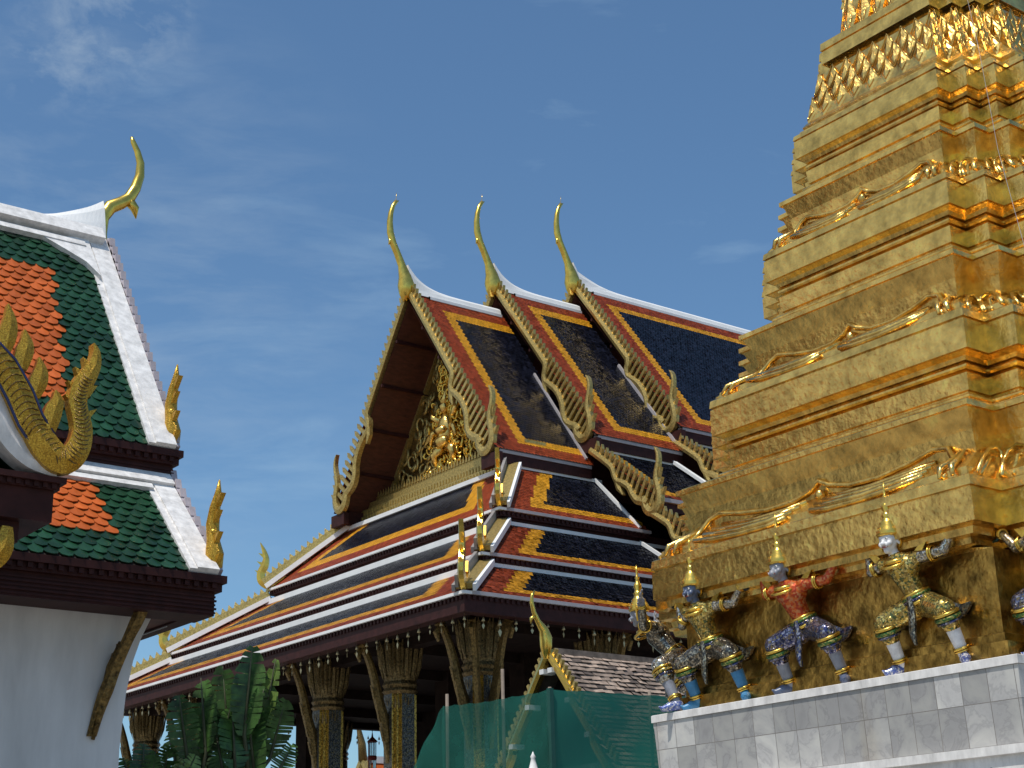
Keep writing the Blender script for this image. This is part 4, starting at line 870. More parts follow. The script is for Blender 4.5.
# marble base
def marble():
    m = bpy.data.materials.new('grey veined marble tiles'); m.use_nodes = True; t = m.node_tree; b = t.nodes['Principled BSDF']; b.inputs['Roughness'].default_value = .35
    co = t.nodes.new('ShaderNodeTexCoord'); sp = t.nodes.new('ShaderNodeSeparateXYZ'); t.links.new(co.outputs['Object'], sp.inputs[0])
    ge = t.nodes.new('ShaderNodeNewGeometry'); sn = t.nodes.new('ShaderNodeSeparateXYZ'); t.links.new(ge.outputs['True Normal'], sn.inputs[0])
    ab = t.nodes.new('ShaderNodeMath'); ab.operation = 'ABSOLUTE'; t.links.new(sn.outputs[0], ab.inputs[0])
    gt = t.nodes.new('ShaderNodeMath'); gt.operation = 'GREATER_THAN'; gt.inputs[1].default_value = .5; t.links.new(ab.outputs[0], gt.inputs[0])
    mxx = t.nodes.new('ShaderNodeMix'); t.links.new(gt.outputs[0], mxx.inputs[0]); t.links.new(sp.outputs[0], mxx.inputs[2]); t.links.new(sp.outputs[1], mxx.inputs[3])
    cb = t.nodes.new('ShaderNodeCombineXYZ'); t.links.new(mxx.outputs[0], cb.inputs[0])
    zz = t.nodes.new('ShaderNodeMath'); zz.operation = 'ADD'; zz.inputs[1].default_value = -(1.25+1.6)+.34*2; t.links.new(sp.outputs[2], zz.inputs[0]); t.links.new(zz.outputs[0], cb.inputs[1])
    br = t.nodes.new('ShaderNodeTexBrick'); br.offset = 0; br.inputs['Scale'].default_value = 1; br.inputs['Brick Width'].default_value = .262; br.inputs['Row Height'].default_value = .34; br.inputs['Mortar Size'].default_value = .0035
    br.inputs['Color1'].default_value = (.35,.34,.325,1); br.inputs['Color2'].default_value = (.66,.64,.605,1); br.inputs['Mortar'].default_value = (.22,.2,.18,1); br.inputs['Bias'].default_value = -.25
    t.links.new(cb.outputs[0], br.inputs['Vector'])
    # veins, direction changes from tile to tile
    n = t.nodes.new('ShaderNodeTexNoise'); n.inputs['Scale'].default_value = 3.2; n.inputs['Detail'].default_value = 9; n.inputs['Roughness'].default_value = .62; n.inputs['Distortion'].default_value = .5
    ad = t.nodes.new('ShaderNodeVectorMath'); ad.operation = 'MULTIPLY_ADD'; ad.inputs[1].default_value = (37, 41, 29); t.links.new(br.outputs['Color'], ad.inputs[0]); t.links.new(co.outputs['Object'], ad.inputs[2])
    t.links.new(ad.outputs[0], n.inputs['Vector'])
    rp = t.nodes.new('ShaderNodeValToRGB'); e = rp.color_ramp.elements; e[0].position = .3; e[0].color = (.8,.8,.82,1); e[1].position = .62; e[1].color = (1.12,1.12,1.1,1); k = e.new(.5); k.color = (.97,.97,.98,1); k2 = e.new(.47); k2.color = (.78,.78,.8,1); k3 = e.new(.44); k3.color = (.95,.95,.97,1)
    t.links.new(n.outputs['Fac'], rp.inputs['Fac'])
    mu = t.nodes.new('ShaderNodeMixRGB'); mu.blend_type = 'MULTIPLY'; mu.inputs[0].default_value = 1; t.links.new(br.outputs['Color'], mu.inputs[1]); t.links.new(rp.outputs['Color'], mu.inputs[2])
    # brown run-off stains
    st = t.nodes.new('ShaderNodeTexNoise'); st.inputs['Scale'].default_value = 1.6; st.inputs['Detail'].default_value = 4; mm = t.nodes.new('ShaderNodeMapping'); mm.inputs['Scale'].default_value = (1,1,.15); t.links.new(co.outputs['Object'], mm.inputs[0]); t.links.new(mm.outputs[0], st.inputs['Vector'])
    r2 = t.nodes.new('ShaderNodeMapRange'); r2.inputs['From Min'].default_value = .58; r2.inputs['From Max'].default_value = .75; r2.inputs['To Max'].default_value = .5; t.links.new(st.outputs['Fac'], r2.inputs[0])
    m3 = t.nodes.new('ShaderNodeMixRGB'); m3.blend_type = 'MULTIPLY'; m3.inputs[2].default_value = (.75,.6,.38,1); t.links.new(r2.outputs[0], m3.inputs[0]); t.links.new(mu.outputs[0], m3.inputs[1])
    t.links.new(m3.outputs[0], b.inputs['Base Color'])
    return m
M['marble'] = marble()
WM, AM = 3.14, 2.14
m = MB(); rloft(m, [(1.25,WM-.03,AM-.03),(1.855,WM,AM)]); mbz = part('marble_base', m, M['marble'], chedi)
m = MB(); rloft(m, [(1.857,WM-.02,AM-.02),(1.858,WM+.015,AM+.015),(1.925,WM+.015,AM+.015),(1.93,WM+.005,AM+.005),(1.932,WD,AD)]); part('marble_rim', m, M['whitedirty'], mbz)
m = MB(); rloft(m, [(-1.6,WM+.25,AM+.25),(-.4,WM+.25,AM+.25),(-.3,WM+.06,AM+.06),(1.16,WM+.06,AM+.06),(1.165,WM+.10,AM+.10),(1.235,WM+.10,AM+.10),(1.25,WM-.05,AM-.05)], 0)
lowb = part('plaster_base', m, M['whitedirty'], chedi)
m = MB()
for i in range(-8, 9): m.tube([(CX-WM-.055, CY+i*.48+.1, 1.06), (CX-WM-.063, CY+i*.48+.1, 1.06)], [.017,.017], 10)
part('weep_hole', m, M['dark'], lowb)
# thin lightning cable down the right side
m = MB(); m.tube([(CX-.98,CY-1.02,9.6),(CX-1.5,CY-1.45,8.3),(CX-1.86,CY-1.75,6.9),(CX-2.4,CY-2.3,5.1),(CX-3.0,CY-2.8,3.4),(CX-3.15,CY-2.95,1.9)], .0026, 5); part('lightning_cable', m, M['lead'], chedi)
#__MORE__
# ================================================================== guardian statues on the ledge
def flat(name, c, r=.4, me=0.): return mat(name, c, r, me, bump=.2, bscale=60, bdist=.004, vary=.15, vscale=20)
SM = {
 'gold': M['gold_smooth'],
 'goldmos': mosaic('gold and green costume mosaic', [(.60,.40,.08),(.30,.20,.05),(.10,.14,.06),(.75,.58,.2),(.42,.3,.1)], 75, .8, .22),
 'silver': mosaic('silver mirror mosaic', [(.55,.54,.50),(.32,.30,.26),(.70,.66,.58),(.16,.15,.13),(.45,.36,.2)], 80, .85, .2),
 'darksil': mosaic('dark mirror mosaic', [(.10,.10,.09),(.26,.24,.20),(.05,.05,.05),(.45,.40,.3),(.18,.14,.09)], 75, .8, .22),
 'blue': mosaic('blue violet mirror mosaic', [(.06,.07,.18),(.20,.20,.30),(.03,.035,.08),(.42,.40,.46),(.12,.12,.17),(.25,.2,.12)], 75, .8, .2),
 'orange': mosaic('orange red mirror mosaic', [(.55,.07,.015),(.62,.13,.02),(.42,.045,.012),(.6,.22,.08)], 60, .35, .22, .35),
 'white': flat('white glaze', (.78,.77,.77), .4), 'grey': flat('grey glaze', (.26,.27,.31), .4), 'black': flat('black green glaze', (.012,.02,.02), .35),
 'bluegrey': flat('slate blue glaze', (.09,.12,.20), .35), 'bluesock': flat('sky blue glaze', (.05,.22,.42), .4), 'teal': flat('dark green glaze', (.01,.06,.05), .35),
 'shoe': mosaic('blue white shoe mosaic', [(.10,.14,.40),(.6,.6,.65),(.2,.24,.45)], 70, .4, .3),
 'greenband': mosaic('green band mosaic', [(.04,.14,.04),(.12,.2,.05),(.4,.35,.1)], 70, .6, .3),
 'eye': flat('eye white', (.8,.8,.78), .3), 'pupil': flat('eye dark', (.02,.02,.02), .3), 'lip': flat('red lip', (.4,.05,.04), .4)}
def capsule_field(caps, vox):
    """one continuous skin over tapered limbs: voxel remesh of overlapping solids, then material by nearest limb"""
    m = MB()
    for (p, q, r0, r1, tag_, sq) in caps:
        p = Vector(p); q = Vector(q)
        if (q-p).length < 1e-4: m.ball(p, (r0, r0*sq, r1), 14); continue
        d = (q-p).normalized(); pts = []; rd = []
        for a in (1.35, 1.0, .6, .25): pts.append(p-d*r0*sin(a)); rd.append(r0*cos(a))
        for i in range(5): t = i/4; pts.append(p.lerp(q, t)); rd.append(r0+(r1-r0)*t)
        for a in (.25, .6, 1.0, 1.35): pts.append(q+d*r1*sin(a)); rd.append(r1*cos(a))
        m.tube(pts, rd, 12, 0, True, sq)
    me = bpy.data.meshes.new('tmp'); me.from_pydata([tuple(v) for v in m.v], [], m.f); me.update()
    o = bpy.data.objects.new('tmp', me); S.collection.objects.link(o)
    r = o.modifiers.new('r', 'REMESH'); r.mode = 'VOXEL'; r.voxel_size = vox; r.use_smooth_shade = True
    sm_ = o.modifiers.new('s', 'SMOOTH'); sm_.iterations = 2; sm_.factor = .4
    dg = bpy.context.evaluated_depsgraph_get(); out = bpy.data.meshes.new_from_object(o.evaluated_get(dg))
    bpy.data.objects.remove(o); bpy.data.meshes.remove(me)
    n = len(out.polygons); c = np.empty(n*3); out.polygons.foreach_get('center', c); c = c.reshape(-1, 3)
    best = np.full(n, 9.); idx = np.zeros(n, int)
    for i, (p, q, r0, r1, t_, sq) in enumerate(caps):
        p = np.array(p); q = np.array(q); d = q-p; L2 = max(1e-9, d@d); t = np.clip(((c-p)@d)/L2, 0, 1)
        dist = np.linalg.norm(c-(p+t[:, None]*d), axis=1)-(r0+(r1-r0)*t)
        k = dist < best; best[k] = dist[k]; idx[k] = i
    return out, [caps[i][4] for i in idx]
def statue(label, loc, rz, J, C, face='demon', group='guardian statues holding up the stupa'):
    root = thing('guardian_statue', label, 'statue', loc, group, rz); root.scale = (1.09, 1.09, 1.09)
    V3 = Vector; caps = []
    def cap(p, q, a, b, t, sq=1.):
        k_ = 1.06 if max(a, b) > .034 and t != C['skin'] else 1.0
        a *= k_; b *= k_; caps.append((tuple(p), tuple(q), a, b, t, sq))
    pel, che, nek, hd = V3(J['pel']), V3(J['che']), V3(J['nek']), V3(J['hd'])
    cap(pel+V3((-.05,0,0)), pel+V3((.05,0,0)), .092, .092, C['leg']); cap(pel, pel.lerp(che, .45), .088, .078, C['tor']); cap(pel.lerp(che, .4), che, .08, .105, C['tor'])
    cap(che+V3((-.05,0,.03)), che+V3((.05,0,.03)), .095, .095, C['tor'])
    cap(che+V3((-.13,.0,.075)), nek+V3((0,0,-.03)), .05, .05, C['tor']); cap(che+V3((.13,.0,.075)), nek+V3((0,0,-.03)), .05, .05, C['tor'])
    cap(nek+V3((0,.01,-.03)), hd+V3((0,.015,-.03)), .043, .042, C['skin'])
    cap(hd+V3((0,0,.015)), hd+V3((0,0,.016)), .069, .080, C['skin']); cap(hd+V3((0,-.012,-.03)), hd+V3((0,-.03,-.058)), .056, .032, C['skin'])
    cap(hd+V3((0,-.066,.012)), hd+V3((0,-.088,-.016)), .012, .018, C['skin'])
    for s_ in (-1, 1):
        cap(hd+V3((s_*.074,.0,.02)), hd+V3((s_*.088,.01,-.01)), .014, .012, C['skin'])
        cap(hd+V3((s_*.022,-.062,.042)), hd+V3((s_*.05,-.052,.046)), .013, .010, C['skin'])
        cap(hd+V3((s_*.04,-.05,-.012)), hd+V3((s_*.03,-.055,-.02)), .024, .02, C['skin'])
    if face == 'monkey': cap(hd+V3((0,-.05,-.03)), hd+V3((0,-.088,-.036)), .042, .03, C['skin'])
    rings = []
    for s_, k in ((-1, 'L'), (1, 'R')):
        sh, elb, wr, tip = (V3(J[n+k]) for n in ('sh', 'el', 'wr', 'ti'))
        cap(che+V3((s_*.1,0,.06)), sh, .062, .056, C['tor']); cap(sh, elb, .052, .040, C['arm']); cap(elb, wr, .040, .029, C['arm'])
        d = (tip-wr).normalized(); side = d.cross(V3((0,1,0))).normalized(); up = V3((0,1,0)); hk = 1.3
        pc = wr+d*.06; cap(wr, pc, .028, .038, C['hand'], .7)
        for f_, (a, l) in enumerate(((-.42,.055),(-.14,.068),(.14,.064),(.42,.05))):
            dd = (d*cos(a)+side*sin(a)).normalized(); l *= hk; b0 = pc+side*sin(a)*.075+d*.015; m1 = b0+dd*l*.6; m2 = m1+(dd+up*.45).normalized()*l*.55
            cap(b0, m1, .0125, .0115, C['hand']); cap(m1, m2, .0115, .009, C['hand'])
        th_ = (d*.35-side*s_*.8-up*.2).normalized(); cap(wr+d*.025-side*s_*.015, wr+d*.025+th_*.06, .014, .0125, C['hand']); cap(wr+d*.025+th_*.06, wr+d*.025+th_*.06+(d+th_*.4).normalized()*.045, .0125, .0095, C['hand'])
        rings += [(wr-d*.01, d, .037), (sh.lerp(elb, .55), (elb-sh).normalized(), .058)]
        hip, kn, an, to = (V3(J[n+k]) for n in ('hi', 'kn', 'an', 'to'))
        cap(hip, kn, .102, .084, C['leg']); cap(kn, kn.lerp(an, .3), .084, .076, C['leg']); cap(kn.lerp(an, .32), kn.lerp(an, .5), .06, .056, C['sock']); cap(kn.lerp(an, .5), an, .056, .044, C['sock'])
        cap(an+V3((0,.02,-.03)), an.lerp(to, .5)+V3((0,0,-.012)), .044, .042, C['shoe']); cap(an.lerp(to, .5)+V3((0,0,-.014)), to, .04, .026, C['shoe']); cap(to, to+(to-an).normalized()*.04+V3((0,0,.035)), .024, .01, C['shoe'])
        rings += [(kn.lerp(an, .86), (an-kn).normalized(), .058)]
        J['band'+k] = (kn.lerp(an, .1), (an-kn).normalized())
    out, tags = capsule_field(caps, .0078)
    names = []
    for t in tags:
        if t not in names: names.append(t)
    for n in names: out.materials.append(SM[n])
    out.polygons.foreach_set('material_index', [names.index(t) for t in tags]); out.polygons.foreach_set('use_smooth', [True]*len(tags)); out.name = 'body'
    b = bpy.data.objects.new('body', out); S.collection.objects.link(b); b.parent = root
    def pb(n, mb, ms, par=root): return mb.build(n, ms, par)
    # crown: tiers tapering to a spire
    m = MB(); ax = (hd-nek); ax = V3((ax.x*.25, ax.y*.25, 1)).normalized()
    prof = [(.0,.02),(.088,.03),(.098,.045),(.09,.06),(.094,.075),(.078,.09),(.082,.105),(.062,.125),(.066,.14),(.044,.16),(.036,.185),(.046,.2),(.034,.215),(.028,.235),(.038,.265),(.034,.29),(.02,.31),(.016,.34),(.022,.355),(.012,.37),(.009,.42),(.003,.48)]
    pts = [hd+V3((0,.008,.025))+ax*z for r, z in prof]; m.tube(pts, [r*1.05+.0005 for r, z in prof], 16, 0, True)
    for s_ in (-1, 1): m.poly([(s_*.085,.06),(s_*.125,.1),(s_*.1,-.02),(s_*.085,-.05)], lambda a,c: hd+V3((a,.01,c)), lambda a,c: hd+V3((a,.025,c)))
    for i in range(14):
        a = 2*pi*i/14; m.poly([(-.014,0),(.014,0),(0,.045)], lambda u,v,a=a: hd+V3((cos(a)*.088-sin(a)*u,.008+sin(a)*.088+cos(a)*u,.075+v)), lambda u,v,a=a: hd+V3((cos(a)*.08-sin(a)*u,.008+sin(a)*.08+cos(a)*u,.075+v)))
    pb('crown', m, SM['gold'])
    m = MB()
    for s_ in (-1, 1):
        m.ball(hd+V3((s_*.029,-.066,.026)), (.0145,.010,.012), 8, 0); m.ball(hd+V3((s_*.029,-.0745,.026)), (.006,.004,.006), 6, 1)
    m.tube([hd+V3((-.032,-.062 if face != 'monkey' else -.088,-.036)), hd+V3((0,-.076 if face != 'monkey' else -.112,-.042)), hd+V3((.032,-.062 if face != 'monkey' else -.088,-.036))], [.003,.006,.003], 6, 2)
    for s_ in (-1, 1): m.tube([hd+V3((s_*.024,-.07 if face != 'monkey' else -.1,-.042)), hd+V3((s_*.028,-.078 if face != 'monkey' else -.108,-.02))], [.005,.002], 5, 0)
    pb('face_detail', m, [SM['eye'], SM['pupil'], SM['lip']])
    def torus(m, c, d, R, r, mi=0, sc=1.):
        d = V3(d).normalized(); x = d.orthogonal().normalized(); y = d.cross(x); n = 18
        m.tube([c+(x*cos(2*pi*i/n)+y*sin(2*pi*i/n))*R for i in range(n+1)], r, 6, mi)
    m = MB()
    for (c, d, R) in rings:
        m = MB(); torus(m, c, d, R, .011); torus(m, c+V3(d)*.02, d, R*.98, .008); pb('bangle', m, SM['gold'])
    m = MB(); dt = (che-pel).normalized()
    for i, (o_, R, mi) in enumerate(((.02,.117,0),(.045,.116,1),(.07,.112,2),(.092,.107,0))): torus(m, pel+dt*o_, dt, R, .015, mi)
    bm3 = [SM['gold'], SM['blue'], SM[C['band']]]; pb('belt', m, bm3); m = MB()
    torus(m, nek+V3((0,0,-.045)), V3((0,-.3,1)), .082, .02, 0); torus(m, nek+V3((0,-.015,-.075)), V3((0,-.45,1)), .105, .012, 0)
    pb('collar', m, bm3)
    for s_, k in ((-1,'L'),(1,'R')):
        m = MB(); c, d = J['band'+k]; torus(m, c, d, .094, .015, 0); torus(m, c+d*.035, d, .09, .02, 2); torus(m, c+d*.065, d, .086, .013, 1); pb('knee_band', m, bm3); m = MB()
        sh = V3(J['sh'+k]); m.poly([(s_*-.02,.03),(s_*.06,.02),(s_*.12,.1),(s_*.03,.075)], lambda a,c,sh=sh: sh+V3((a,-.03,c)), lambda a,c,sh=sh: sh+V3((a,.03,c))); pb('epaulette', m, bm3)
    m = MB()                                                              # front cloth and side tails
    m.ribbon([(0,.04),(.01,-.1),(0,-.24),(.02,-.34)], [.024,.03,.026,.006], lambda a,c: pel+V3((a,-.14,c)), lambda a,c: pel+V3((a,-.12,c)))
    for s_ in (-1, 1): m.ribbon([(s_*.09,.02),(s_*.2,-.06),(s_*.31,-.10),(s_*.42,-.05)], [.03,.06,.055,.008], lambda a,c: pel+V3((a,.06,c)), lambda a,c: pel+V3((a,.085,c)))
    pb('hip_cloth', m, SM[C['cloth']])
    return root
def pose(lean=-.05, **k):
    J = dict(pel=(0,-.06,.53), che=(lean*.8,-.16,.79), nek=(lean*1.1,-.21,.915), hd=(lean*1.35,-.245,1.01),
        shL=(lean-.17,-.165,.87), elL=(-.38,-.15,.84), wrL=(-.42,-.12,1.03), tiL=(-.53,-.09,1.12), shR=(lean+.17,-.165,.87), elR=(.34,-.15,.88), wrR=(.45,-.12,1.07), tiR=(.60,-.12,1.13),
        hiL=(-.08,-.06,.51), knL=(-.28,-.17,.41), anL=(-.27,-.03,.09), toL=(-.33,-.14,.028), hiR=(.08,-.06,.51), knR=(.30,-.17,.43), anR=(.33,-.03,.09), toR=(.42,-.13,.028))
    J.update(k); return J
LED = 1.932; RZ = -pi/2
statue('silver faced guardian with white socks and gold and green costume near the stupa corner', (10.99, 8.53, LED), RZ, pose(-.07),
       dict(skin='white', tor='goldmos', arm='silver', hand='white', leg='goldmos', sock='white', shoe='shoe', band='greenband', cloth='darksil'))
statue('grey monkey faced guardian in orange red sleeves and blue glass trousers', (10.99, 9.83, LED), RZ,
       pose(-.07, elL=(-.34,-.16,.85), wrL=(-.40,-.14,1.03), tiL=(-.56,-.12,1.06), elR=(.34,-.15,.87), wrR=(.46,-.12,1.05), tiR=(.62,-.12,1.09)),
       dict(skin='grey', tor='orange', arm='orange', hand='black', leg='blue', sock='grey', shoe='bluegrey', band='greenband', cloth='blue'), 'monkey')
statue('slate faced guardian with sky blue socks, gold chest and black raised hand', (10.99, 11.06, LED), RZ,
       pose(-.03, elL=(-.30,-.14,.76), wrL=(-.33,-.14,.95), tiL=(-.42,-.1,1.04), elR=(.36,-.14,.86), wrR=(.47,-.14,.99), tiR=(.62,-.14,1.02)),
       dict(skin='bluegrey', tor='goldmos', arm='silver', hand='black', leg='darksil', sock='bluesock', shoe='bluesock', band='greenband', cloth='darksil'))
statue('dark mirror clad guardian seen from the side at the far left corner of the ledge', (11.16, 11.66, LED), RZ-radians(62),
       pose(.0, che=(0,-.29,.76), nek=(0,-.40,.87), hd=(0,-.47,.955), shL=(-.17,-.33,.84), shR=(.17,-.33,.84), elL=(-.34,-.36,.74), wrL=(-.36,-.42,.92), tiL=(-.44,-.46,1.02), elR=(.36,-.3,.80), wrR=(.42,-.28,.98), tiR=(.52,-.26,1.06), pel=(0,-.1,.52)),
       dict(skin='grey', tor='darksil', arm='darksil', hand='grey', leg='silver', sock='grey', shoe='shoe', band='goldmos', cloth='darksil'))
statue('guardian cut off by the right edge with silver sleeve and dark green hand', (11.26, 7.32, LED), RZ,
       pose(.03, elL=(-.30,-.13,.84), wrL=(-.42,-.12,.97), tiL=(-.56,-.05,1.02)),
       dict(skin='teal', tor='silver', arm='silver', hand='teal', leg='blue', sock='teal', shoe='shoe', band='greenband', cloth='darksil'))

# ================================================================== shingled pavilion and its netting
pav = thing('small_pavilion', 'small gabled pavilion with weathered wood shingle roof and gilt bargeboards', 'pavilion', (20.6, 25.77, -1.6))
M['shingle'] = mat('weathered wood shingle', (.34, .25, .19), .85, attr=.35, vary=.3, vscale=6)
M['shingle_dark'] = mat('dark wood shingle', (.13, .095, .075), .85, attr=.5, vary=.3, vscale=6)
PX, PYC, PZ = 20.62, 25.77, 5.36; sl_ = 1.28
for sg in (-1, 1):
    run = 2.1; rise = run*sl_; L = math.hypot(run, rise); po = [(0,0),(6.2,0),(6.2,L),(0,L)]
    if sg < 0: tile_field('shingle_roof', pav, (PX+.1, PYC+sg*run, PZ-rise), (1,0,0), (0,-sg*run,rise), po, lambda u, v: 0 if (math.sin(u*91.7+v*57.3)*43758) % 1 < .8 else 1, .26, .125, [M['shingle'], M['shingle_dark']], lip=.05, jit=.07, shape='rect', lift=.02)
    else:
        m = MB(); m.add([(PX+.1, PYC+run, PZ-rise), (PX+6.3, PYC+run, PZ-rise), (PX+6.3, PYC, PZ), (PX+.1, PYC, PZ)], [(0,1,2,3)]); part('far_roof_slope', m, M['shingle_dark'], pav)
    th = atan2(rise, run); f = lambda w, sg=sg, th=th: (lambda s_, n_: (PX+w, PYC+sg*(s_*cos(th)+n_*sin(th)), PZ-s_*sin(th)+n_*cos(th)))
    m = MB(); m.ribbon([(0,.0),(1.1,0),(1.3,-.08),(2.2,-.08),(2.45,-.16),(3.2,-.16)], .085, f(0), f(.12)); b = part('bargeboard', m, M['gold_smooth'], pav)
    m = MB()
    for i in range(19): s_ = .15+i*.16; m.poly([(s_, .06),(s_+.09,.06),(s_+.0,.22),(s_-.06,.2)], f(.02), f(.1))
    part('bargeboard_teeth', m, M['gold_tan'], b)
    m = MB()
    for s_ in (.4, 1.25, 2.2): m.bar(f(-.06)(s_, -.14), f(.25)(s_, -.14), .14, .1)
    part('purlin_end', m, M['white'], b)
m = MB(); m.tube([(PX-.02-x, PYC, PZ+z) for x, z in ((0,-.15),(0,.1),(.0,.28),(.05,.45),(.2,.62),(.3,.8),(.35,1.0),(.34,1.15),(.26,1.27))], [.07,.13,.14,.1,.06,.05,.042,.035,.012], 9)
m.tube([(PX-.3, PYC, PZ+.72), (PX-.4, PYC, PZ+.66), (PX-.41, PYC, PZ+.55)], [.05,.04,.005], 6); part('chofa_finial', m, M['gold_smooth'], pav)
m = MB(); m.bar((PX+.15, PYC, PZ+.02), (PX+6.3, PYC, PZ+.02), .2, .12); part('ridge_beam', m, M['shingle'], pav)
m = MB(); m.add([(PX+.5, PYC-1.6, PZ-2.2), (PX+.5, PYC+1.6, PZ-2.2), (PX+.5, PYC, PZ-.15)], [(0,1,2)]); part('gable_panel', m, M['dark'], pav)
m = MB(); m.box((PX+.6, PYC-1.5, -1.6), (PX+6, PYC+1.5, PZ-2.3)); part('wall', m, M['whitewall'], pav)
# netting
nm = bpy.data.materials.new('green shade netting'); nm.use_nodes = True; t = nm.node_tree; pb_ = t.nodes['Principled BSDF']; out = t.nodes['Material Output']
pb_.inputs['Base Color'].default_value = (.014,.165,.12,1); pb_.inputs['Roughness'].default_value = .7
tr = t.nodes.new('ShaderNodeBsdfTransparent'); tl = t.nodes.new('ShaderNodeBsdfTranslucent'); tl.inputs['Color'].default_value = (.015,.19,.14,1)
m1 = t.nodes.new('ShaderNodeMixShader'); m1.inputs[0].default_value = .35; t.links.new(pb_.outputs[0], m1.inputs[1]); t.links.new(tl.outputs[0], m1.inputs[2])
m2 = t.nodes.new('ShaderNodeMixShader'); nn = t.nodes.new('ShaderNodeTexNoise'); nn.inputs['Scale'].default_value = 1.3; nn.inputs['Detail'].default_value = 5
tcn = t.nodes.new('ShaderNodeTexCoord'); t.links.new(tcn.outputs['Object'], nn.inputs['Vector'])
mrn = t.nodes.new('ShaderNodeMapRange'); mrn.inputs['From Min'].default_value = .3; mrn.inputs['From Max'].default_value = .7; mrn.inputs['To Min'].default_value = .5; mrn.inputs['To Max'].default_value = .82; t.links.new(nn.outputs['Fac'], mrn.inputs[0])
t.links.new(mrn.outputs[0], m2.inputs[0]); t.links.new(tr.outputs[0], m2.inputs[1]); t.links.new(m1.outputs[0], m2.inputs[2]); t.links.new(m2.outputs[0], out.inputs['Surface'])
nm2 = nm.copy(); [setattr(n.inputs['To Min'], 'default_value', .86) or setattr(n.inputs['To Max'], 'default_value', 1.0) for n in nm2.node_tree.nodes if n.type == 'MAP_RANGE']
netr = thing('construction_net', 'translucent green safety netting draped round the small pavilion on poles', 'netting', (19.6, 24.5, -1.6))
def cloth(a, b, zt0, zt1, sag, nu=60, nv=24, slope0=0.):
    m = MB(); a = Vector(a); b = Vector(b); d = (b-a); nrm = Vector((d.y, -d.x, 0)).normalized()
    vs = []
    for i in range(nu+1):
        u = i/nu; zt = zt0+(zt1-zt0)*u-sag*sin(pi*u)-.02*abs(sin(u*23))
        for j in range(nv+1):
            v = j/nv; p = a+d*u; w = .035*sin(u*31+2*sin(v*5))*v+.03*sin(u*12+v*7)+.02*sin(v*19+u*5)
            vs.append((p.x+nrm.x*w, p.y+nrm.y*w, -1.5+(zt+1.5)*(1-v)))
    m.add(vs, [(i*(nv+1)+j, i*(nv+1)+j+1, (i+1)*(nv+1)+j+1, (i+1)*(nv+1)+j) for i in range(nu) for j in range(nv)], 0, True); return m
NX, NYa, NYb = 18.72, 23.4, 26.85
part('front_net', cloth((NX, NYb, 0), (NX, NYa, 0), 4.26, 4.17, .04), nm, netr)
part('side_net', cloth((NX+.01, NYa-.01, 0), (NX+6.5, NYa-.05, 0), 4.17, 4.42, .05), nm2, netr)
# drape falling away from the left pole
m = MB(); vs = []
for i in range(25):
    u = i/24; zt = 4.26-2.3*u**1.25
    for j in range(13): v = j/12; vs.append((NX+.02-.3*u+.04*sin(v*9+u*6), NYb+1.5*u+.04*sin(u*20), -1.5+(zt+1.5)*(1-v)))
m.add(vs, [(i*13+j, i*13+j+1, (i+1)*13+j+1, (i+1)*13+j) for i in range(24) for j in range(12)], 0, True); part('net_drape', m, nm, netr)
M['bamboo'] = mat('grey bamboo pole', (.22, .17, .13), .7, vary=.2)
for x, y, zt in ((NX+.06, NYb-.05, 4.5), (NX+.08, NYa+.06, 4.22), (NX+.06, NYa+1.5, 4.75), (NX+2.6, NYa+.06, 4.3), (NX+5, NYa+.06, 4.3)):
    m = MB(); m.tube([(x, y, -1.6), (x+.01, y, zt)], .035, 7); part('pole', m, M['bamboo'], netr)
m = MB(); m.bar((NX+.02, NYa-.03, -1.4), (NX+.02, NYa-.03, 4.18), .1, .09, (1,0,0)); part('corner_fold', m, mat('folded green netting', (.008,.085,.065), .8), netr)

# ================================================================== broad leaved palms before the hall
M['leaf'] = mat('dark palm leaf', (.055, .125, .026), .4, vary=.5, vscale=4, spec=.4)
M['leaf_light'] = mat('sunlit palm leaf', (.17, .27, .06), .42, vary=.4, vscale=4)  # lighter copy of the leaf green, painting some blades as sunlit
M['stalk'] = mat('palm stalk', (.07, .075, .03), .6, vary=.3)
def blade(m, base, tip, w, bend, nrm, mi, rr):
    base = Vector(base); tip = Vector(tip); ax = (tip-base).normalized(); side = ax.cross(Vector(nrm)).normalized(); n = 16; L = (tip-base).length
    rows = []
    for i in range(n+1):
        t = i/n; c = base.lerp(tip, t)+Vector(nrm)*bend*t*t*L; prof = (sin(pi*min(1, t*.93+.05))**.55)
        rows.append((c, w*prof, t))
    for sg in (-1, 1):
        for i in range(n):
            if rr.random() < .03: continue
            (c0, w0, t0), (c1, w1, t1) = rows[i], rows[i+1]
            dr = rr.uniform(.0, .05); g = rr.uniform(.9, 1.0); fold = Vector(nrm)*.35
            e0 = c0+side*sg*w0*g+fold*w0*.5-Vector((0,0,dr))+ax*.06; e1 = c1+side*sg*w1*g*rr.uniform(.93,1)+fold*w1*.5-Vector((0,0,dr))+ax*.04
            m.add([c0, c1, e1, e0], [(0,1,2,3)], mi, False)
